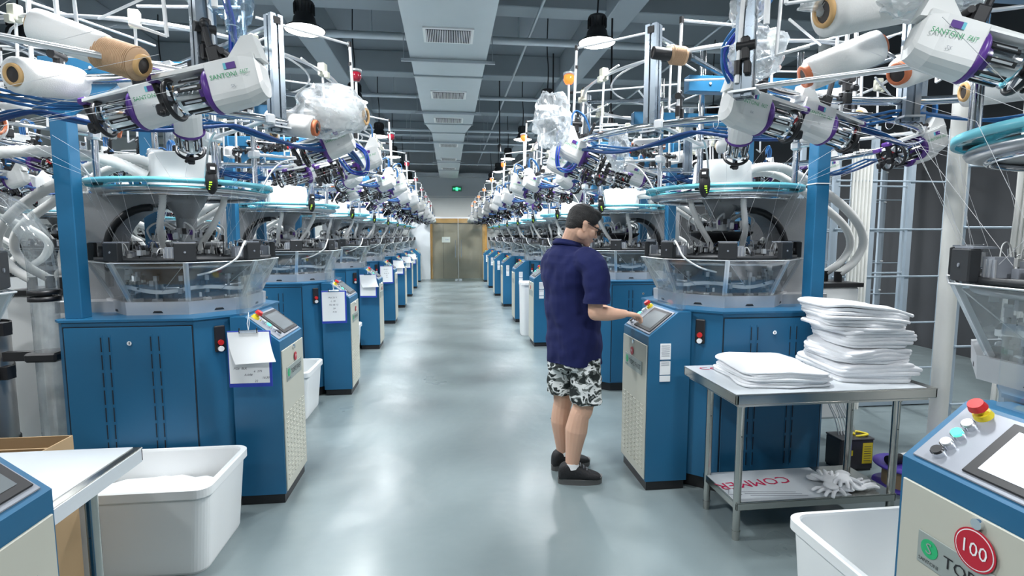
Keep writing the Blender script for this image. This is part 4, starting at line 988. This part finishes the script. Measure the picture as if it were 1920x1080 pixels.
for i in range(6):
    mb=MB('pvc'); mb.cyl((3.46+.034*i,4.28,0),(3.50+.034*i,4.33,2.3),.013,n=12); o=mb.build('plastic_tube'); tag(o,'thin white tube leaning in a bundle against the steel rack','tube','thin white tubes leaning on the rack')
for i in range(5):
    mb=MB('pvc'); mb.cyl((3.30+.032*i,2.84,0),(3.42+.032*i,2.86,2.25),.013,n=12); o=mb.build('plastic_tube'); tag(o,'thin white tube leaning behind the thick white pipe','tube','thin white tubes behind the thick pipe')
t=empty('battery_box',(2.66,3.18,0)); tag(t,'black battery box with yellow labels on the floor behind the table','battery')
mb=MB('battery'); mb.box((0,0,.11),(.24,.14,.20),b=.006); mb.box((0,0,.215),(.24,.15,.012),b=.003); mb.box((0,0,.006),(.22,.13,.012)); mb.build('case',t)
mb=MB('yellow'); mb.box((.075,-.0715,.12),(.07,.002,.14)); mb.box((-.06,-.0715,.125),(.06,.002,.035)); 
for i in range(7): mb.box((.075,-.0728,.07+.016*i),(.05,.001,.003),'ink')
mb.build('warning_label',t,label='yellow labels'); mb=MB('yellow'); mb.tube(spline([(.02,-.03,.222),(.06,-.05,.235),(.11,-.02,.23),(.06,.02,.235),(.02,-.01,.226)],6),.008,6); mb.build('terminal_cable',t)
rg=random.Random(4)
for i in range(7):
    mb=MB('white' if i%3 else 'alu'); x=-.08+.02*i; mb.tube(spline([(x,0,.222),(x-.02,.02,.33),(x-.06+rg.uniform(-.03,.03),.03,.46),(x-.10,.05,.62)],6),.004,5); mb.build('wire',t)
t=empty('cable_reel',(2.80,2.88,0)); tag(t,'purple reel lying on the floor behind the table leg','reel')
mb=MB('spoolp'); mb.lathe([(.02,.13),(.17,.13),(.172,.135),(.17,.142),(.02,.142),(.02,.13)],36); mb.lathe([(0,.0),(.17,.0),(.17,.012),(0,.012)],36); mb.build('flange',t,label='purple flange'); mb=MB('cardboard'); mb.cyl((0,0,.012),(0,0,.13),.12,n=28); mb.build('winding',t)
mb=MB('white'); mb.cyl((-.02,.02,.172),(.14,.05,.172),.03,n=18); mb.cyl((-.12,.0,.172),(-.02,.02,.172),.029,n=18,m='black'); o=mb.build('wrapped_tube'); o.location=(2.80,2.88,0); tag(o,'white wrapped tube with black end lying on the purple reel','tube')

# red badge 100 and handwritten details on the nearest pedestal
x,y=machine_xy(1,0); ped=[c for c in MACH[(1,0)].children if c.name.startswith('control_pedestal')][0]
mb=MB('textwhite'); fx=-.66-.013; yb=-.224; zb=.820
mb.cyl((fx,yb,zb),(fx-.0015,yb,zb),.050,n=40,m='badge'); mb.cyl((fx-.0015,yb,zb),(fx-.002,yb,zb),.046,n=40,m='textwhite'); mb.cyl((fx-.002,yb,zb),(fx-.0028,yb,zb),.0435,n=40,m='badge')
mb.text('100',(fx-.0026,yb,zb),(-1,0,0),.047,'textwhite',sx=.95); mb.build('number_badge',ped,label='round red badge reading 100')
for side in(1,-1):
    for k in range(1,4):
        if k==1 or side<0 or True:
            m=MACH[(side,k)]; ped=[c for c in m.children if c.name.startswith('control_pedestal')][0]
            mb=MB('textwhite',mir=False); fx=-side*(.66+.0125); n_=-side
            mb.cyl((fx,-.2,.82),(fx+n_*.002,-.2,.82),.026,n=24,m='badge'); mb.text(str(100-(1 if side>0 else 50)*1-(k-1)*1) if False else '99' if k==1 else '98',(fx+n_*.002,-.2,.82),(n_,0,0),.026,'textwhite'); mb.build('number_badge',ped,label='round red number badge')

# ------------------------------------------------------------------ the man at the control panel
def person():
    rt_=Vector((.48,-.877,0)); fw_=Vector((.877,.48,0)); up_=Vector((0,0,1))
    base=Vector((.78,3.24,0)); root=empty('person',base+Vector((-.02,0,0)))
    tag(root,'man in navy polo shirt and camouflage shorts pressing the control panel, seen from behind','person')
    def W(p): return Vector(p)-base
    def limb(mb,pts,rad,m=None):
        P=[W(p) for p in pts]
        mb.tube(spline(P,4),[rad[min(i//4,len(rad)-1)]+(rad[min(i//4+1,len(rad)-1)]-rad[min(i//4,len(rad)-1)])*((i%4)/4) for i in range(4*(len(P)-1)+1)],16,m)
        for p,r in((P[0],rad[0]),(P[-1],rad[-1])): mb.sph(p,r*.99,14,m)
    def remesh(o,v,sm=4,f=.5):
        a=o.modifiers.new('remesh','REMESH'); a.mode='VOXEL'; a.voxel_size=v; a.use_smooth_shade=True
        b=o.modifiers.new('smooth','SMOOTH'); b.factor=f; b.iterations=sm
    # head frame
    hc=Vector((.835,3.205,1.615)); hf=Vector((.93,.10,-.36)).normalized(); hr=Vector((.10,-.99,0)).normalized(); hr=(hr-hf*hr.dot(hf)).normalized(); hu=hr.cross(hf)
    if hu.z<0: hu=-hu
    def Hh(f,r,u): return hc+hf*f+hr*r+hu*u
    hrot=Matrix((( hf.x,hr.x,hu.x,0),(hf.y,hr.y,hu.y,0),(hf.z,hr.z,hu.z,0),(0,0,0,1)))
    b=MB('skin')
    def ell(mb,f,r,u,s,m=None): mb.sph(W(Hh(f,r,u)),s,18,m,rot=hrot)
    ell(b,-.012,0,.030,(.096,.076,.086)); ell(b,.018,0,-.030,(.074,.064,.080)); ell(b,.040,0,-.080,(.040,.040,.030)); ell(b,.070,0,.018,(.026,.055,.020))
    ell(b,.088,0,-.022,(.016,.012,.024)); ell(b,.100,0,-.036,(.014,.014,.012)); ell(b,.080,0,-.066,(.016,.026,.007)); ell(b,.078,0,-.076,(.014,.022,.008)); ell(b,.066,0,-.098,(.022,.026,.018))
    for s_ in(-1,1):
        ell(b,.050,s_*.042,-.035,(.028,.022,.030)); ell(b,-.012,s_*.078,-.012,(.016,.008,.030)); ell(b,-.018,s_*.084,.004,(.018,.006,.018)); ell(b,-.008,s_*.080,-.036,(.009,.006,.012)); ell(b,.077,s_*.030,.0,(.013,.016,.010)); ell(b,.0,s_*.048,-.055,(.04,.022,.036))
    limb(b,[(.725,3.265,1.42),(.755,3.25,1.49),Hh(-.035,0,-.04)],[.066,.058,.060])
    # arms
    limb(b,[(.82,3.10,1.375),(.858,3.01,1.26),(.858,2.985,1.105)],[.046,.045,.043]); limb(b,[(.858,2.985,1.105),(.94,3.01,1.095),(1.055,3.07,1.085)],[.043,.041,.026])
    limb(b,[(.70,3.37,1.395),(.74,3.50,1.25),(.86,3.48,1.12)],[.055,.048,.042]); limb(b,[(.86,3.48,1.12),(.98,3.42,1.08),(1.08,3.36,1.06)],[.042,.038,.026])
    # hands
    def hand(wr,d,pn,th,curl,r=.0085):
        d=Vector(d).normalized(); pn=Vector(pn); pn=(pn-d*pn.dot(d)).normalized(); sd=d.cross(pn)*th
        wr=Vector(wr)
        for k in range(4):
            o_=(k-1.5)*.0195; limb(b,[wr,wr+d*.045+sd*o_*.8,wr+d*.083+sd*o_],[.020,.0145,.0115])
        for k,(L_) in enumerate((.066,.074,.069,.054)):
            o_=(1.5-k)*.0205; p0=wr+d*.080+sd*o_; c1=curl*(1+.12*k); fd=(d+sd*(1.5-k)*.06).normalized()
            q1=p0+(fd*math.cos(c1*.5)+pn*math.sin(c1*.5))*L_*.42; q2=q1+(fd*math.cos(c1)+pn*math.sin(c1))*L_*.32; q3=q2+(fd*math.cos(c1*1.4)+pn*math.sin(c1*1.4))*L_*.26
            limb(b,[p0,q1,q2,q3],[r*1.06,r,r*.93,r*.82])
        p0=wr+d*.025+sd*.024; q1=p0+d*.028+sd*.024+pn*.008; q2=q1+d*.028+sd*.008+pn*.008; limb(b,[p0,q1,q2],[.013,.0105,.0085])
    hand((1.062,3.072,1.086),(.93,.30,-.12),(-.1,0,-1),1,.75)
    hand((1.085,3.355,1.062),(.95,-.2,-.08),(0,0,-1),-1,.5)
    # legs
    limb(b,[(.845,3.165,.80),(.84,3.165,.50),(.822,3.165,.44)],[.085,.066,.056]); limb(b,[(.822,3.165,.46),(.800,3.172,.34),(.785,3.172,.22),(.772,3.170,.09)],[.059,.070,.052,.038])
    limb(b,[(.745,3.335,.80),(.752,3.345,.50),(.748,3.35,.44)],[.085,.064,.055]); limb(b,[(.748,3.35,.46),(.742,3.36,.34),(.750,3.37,.22),(.765,3.38,.09)],[.058,.067,.050,.037])
    limb(b,[(.79,3.25,.90),(.78,3.25,1.0),(.76,3.25,1.25),(.745,3.25,1.40)],[.12,.12,.12,.10])
    o=b.build('body',root); remesh(o,.0036,3)
    # eyes, glasses, hair
    e=MB('conehole')
    for s_ in(-1,1): ell(e,.078,s_*.030,-.006,(.008,.011,.005),'conehole')
    e.build('eye',root)
    l=MB('lip'); ell(l,.093,0,-.071,(.006,.020,.004),'lip'); l.build('lips',root)
    g=MB('black')
    for s_ in(-1,1):
        c=W(Hh(.104,s_*.033,-.008)); P=[c+hr*(.027*math.copysign(abs(math.cos(t))**.6,math.cos(t)))+hu*(.018*math.copysign(abs(math.sin(t))**.6,math.sin(t))) for t in [2*PI*i/20 for i in range(20)]]
        g.tube(P,.0024,6,closed=True); g.add(P,[list(range(20))],'lens')
        P=[W(Hh(.104,s_*.060,.002)),W(Hh(.095,s_*.072,.002)),W(Hh(.04,s_*.0785,.006)),W(Hh(-.008,s_*.082,.012)),W(Hh(-.03,s_*.084,-.004))]; g.tube(spline(P,4),.0032,6)
    g.tube([W(Hh(.107,-.008,-.004)),W(Hh(.110,0,-.001)),W(Hh(.107,.008,-.004))],.002,6); g.build('glasses',root)
    h=MB('hair')
    ell(h,-.016,0,.046,(.100,.081,.084)); ell(h,-.045,0,.012,(.068,.076,.070)); ell(h,.035,0,.082,(.058,.060,.040)); ell(h,-.062,0,-.020,(.044,.062,.045)); ell(h,.018,.052,.045,(.045,.028,.042)); ell(h,.018,-.052,.045,(.045,.028,.042))
    o=h.build('hair',root); remesh(o,.004,3)
    # shirt
    sh=MB('navy')
    def ring(cx,cy,z,a,bb,tw=0,n=36):
        c=Vector((cx,cy,z)); return [W(c+fw_*a*math.cos(2*PI*i/n)*(1 if math.cos(2*PI*i/n)>0 else 1.0)+rt_*bb*math.copysign(abs(math.sin(2*PI*i/n))**.85,math.sin(2*PI*i/n))) for i in range(n)]
    sh.loft([ring(.795,3.235,.765,.158,.178),ring(.792,3.235,.80,.162,.183),ring(.79,3.235,.95,.163,.183),ring(.782,3.24,1.08,.158,.182),ring(.772,3.242,1.20,.150,.188),ring(.760,3.245,1.31,.145,.200),ring(.752,3.248,1.39,.132,.205),ring(.748,3.25,1.435,.115,.190),ring(.745,3.25,1.465,.095,.150),ring(.745,3.252,1.49,.078,.105),ring(.745,3.252,1.505,.07,.08)])
    def sleeve(pts,rad): 
        P=[W(p) for p in pts]; sh.tube(spline(P,4),[rad[min(i//4,len(rad)-1)]+(rad[min(i//4+1,len(rad)-1)]-rad[min(i//4,len(rad)-1)])*((i%4)/4) for i in range(4*(len(P)-1)+1)],20); sh.sph(P[0],rad[0],16)
    sleeve([(.815,3.10,1.405),(.865,3.035,1.36),(.866,3.0,1.26),(.864,2.985,1.165)],[.080,.082,.076,.074])
    sleeve([(.69,3.38,1.405),(.70,3.45,1.34),(.76,3.50,1.24),(.80,3.50,1.18)],[.072,.075,.072,.072])
    # folds
    for (a_,b_,r_) in (((.66,3.10,.86),(.86,3.06,.93),.020),((.68,3.09,1.0),(.84,3.06,1.06),.018),((.93,3.08,.95),(.80,3.06,1.12),.018),((.64,3.12,1.15),(.75,3.07,1.28),.016),((.63,3.14,1.0),(.66,3.10,1.3),.014),((.88,3.07,1.2),(.78,3.055,1.0),.014)):
        pass
    for v in sh.V:
        k=noise.noise(Vector((v.x*7,v.y*7,v.z*4+3)))*.012+noise.noise(Vector((v.x*4+v.z*9,v.y*4,v.z*13)))*.007*(1 if v.z<1.35 else .3); c=Vector((v.x,v.y,0)); 
        if c.length>.05: v+=c.normalized()*k
    o=sh.build('polo_shirt',root,label='navy short-sleeved polo shirt'); remesh(o,.005,3)
    tx=bpy.data.textures.new('folds','CLOUDS'); tx.noise_scale=.16; tx.noise_depth=1
    dm=o.modifiers.new('folds','DISPLACE'); dm.texture=tx; dm.strength=.030; dm.mid_level=.5; dm.texture_coords='LOCAL'
    tx=bpy.data.textures.new('creases','CLOUDS'); tx.noise_scale=.055; tx.noise_depth=0
    dm=o.modifiers.new('creases','DISPLACE'); dm.texture=tx; dm.strength=.010; dm.mid_level=.5; dm.texture_coords='LOCAL'
    c=MB('navy'); P=[]
    for i in range(28):
        t=2*PI*i/28; P.append(W(Vector((.750,3.25,1.500+.020*(-math.cos(t))+.004)))+fw_*.073*math.cos(t)+rt_*.078*math.sin(t))
    c.tube(P,.0135,8,closed=True); Q=[p+Vector((0,0,-.014))*1+ (p-W((.75,3.25,1.5))).normalized()*.010 for p in P]; c.tube(Q,.012,8,closed=True); o=c.build('collar',root); remesh(o,.004,3)
    c=MB('navy'); c.tube([W((.8643,2.986,1.185)),W((.864,2.985,1.163))],.0775,24); c.build('sleeve_cuff',root)
    # shorts
    s=MB('camo'); s.loft([ring(.79,3.24,.87,.140,.165),ring(.79,3.24,.74,.146,.170)])
    for (p0,p1,p2) in (((.845,3.155,.80),(.852,3.155,.66),(.858,3.158,.528)),((.745,3.33,.80),(.746,3.34,.66),(.745,3.345,.54))):
        s.tube([W(p0),W(p1),W(p2)],[.090,.098,.100],24)
    for v in s.V:
        k=noise.noise(v*9)*.010; c_=Vector((v.x,v.y,0)); v+=c_.normalized()*k
    o=s.build('shorts',root,label='black white and grey camouflage shorts'); remesh(o,.005,2)
    dm=o.modifiers.new('folds','DISPLACE'); dm.texture=tx; dm.strength=.016; dm.mid_level=.4; dm.texture_coords='LOCAL'
    # socks and shoes
    for (ax,ay,yawd,nm) in ((.772,3.170,-6,'right'),(.765,3.38,12,'left')):
        k=MB('sock'); k.tube([W((ax+.004,ay,.10)),W((ax,ay,.135))],[.047,.043],20); k.build('sock',root)
        f=Vector((math.cos(R(yawd)),math.sin(R(yawd)),0)); q=Vector((-f.y,f.x,0))
        def S(a,b_,c_): return W(Vector((ax,ay,0))+f*a*.93+q*b_*1.04+Vector((0,0,c_*1.2)))
        u=MB('shoe')
        def sec(a,w_,zt,zb=.018,n=16):
            out=[]
            for i in range(n):
                t=2*PI*i/n; y_=w_*math.copysign(abs(math.cos(t))**.7,math.cos(t)); z_=(zt+zb)/2+(zt-zb)/2*math.copysign(abs(math.sin(t))**.8,math.sin(t)); out.append(S(a,y_,z_))
            return out
        u.loft([sec(-.088,.018,.075),sec(-.08,.034,.095),sec(-.055,.042,.115),sec(-.01,.045,.118),sec(.035,.044,.105),sec(.075,.048,.082),(sec(.12,.051,.066)),sec(.165,.046,.056),sec(.195,.032,.045),sec(.205,.014,.034)])
        sc=u.build('shoe',root,label='black sports shoe'); 
        m2=sc.modifiers.new('sub','SUBSURF'); m2.levels=1; m2.render_levels=1
        z=MB('sole'); NN=28; top=[];bot=[]
        for i in range(NN):
            t=2*PI*i/NN; c_=math.cos(t); s2=math.sin(t); a=.058+.152*c_; w_=.046+.007*c_; lift=.012*max(0,c_)**4
            top.append(S(a,w_*math.copysign(abs(s2)**.7,s2),.030+lift)); bot.append(S(a*.985,w_*.95*math.copysign(abs(s2)**.7,s2),0.0+lift*.6))
        z.loft([bot,[p*1+Vector((0,0,.012)) for p in bot],top],smooth=False); z.build('sole',sc)
        ll=MB('bezel')
        for i in range(4): a=.035+.022*i; ll.tube([S(a,-.022,.108-.011*i),S(a+.004,0,.118-.012*i),S(a,.022,.108-.011*i)],.0028,5)
        ll.build('laces',sc)
person()
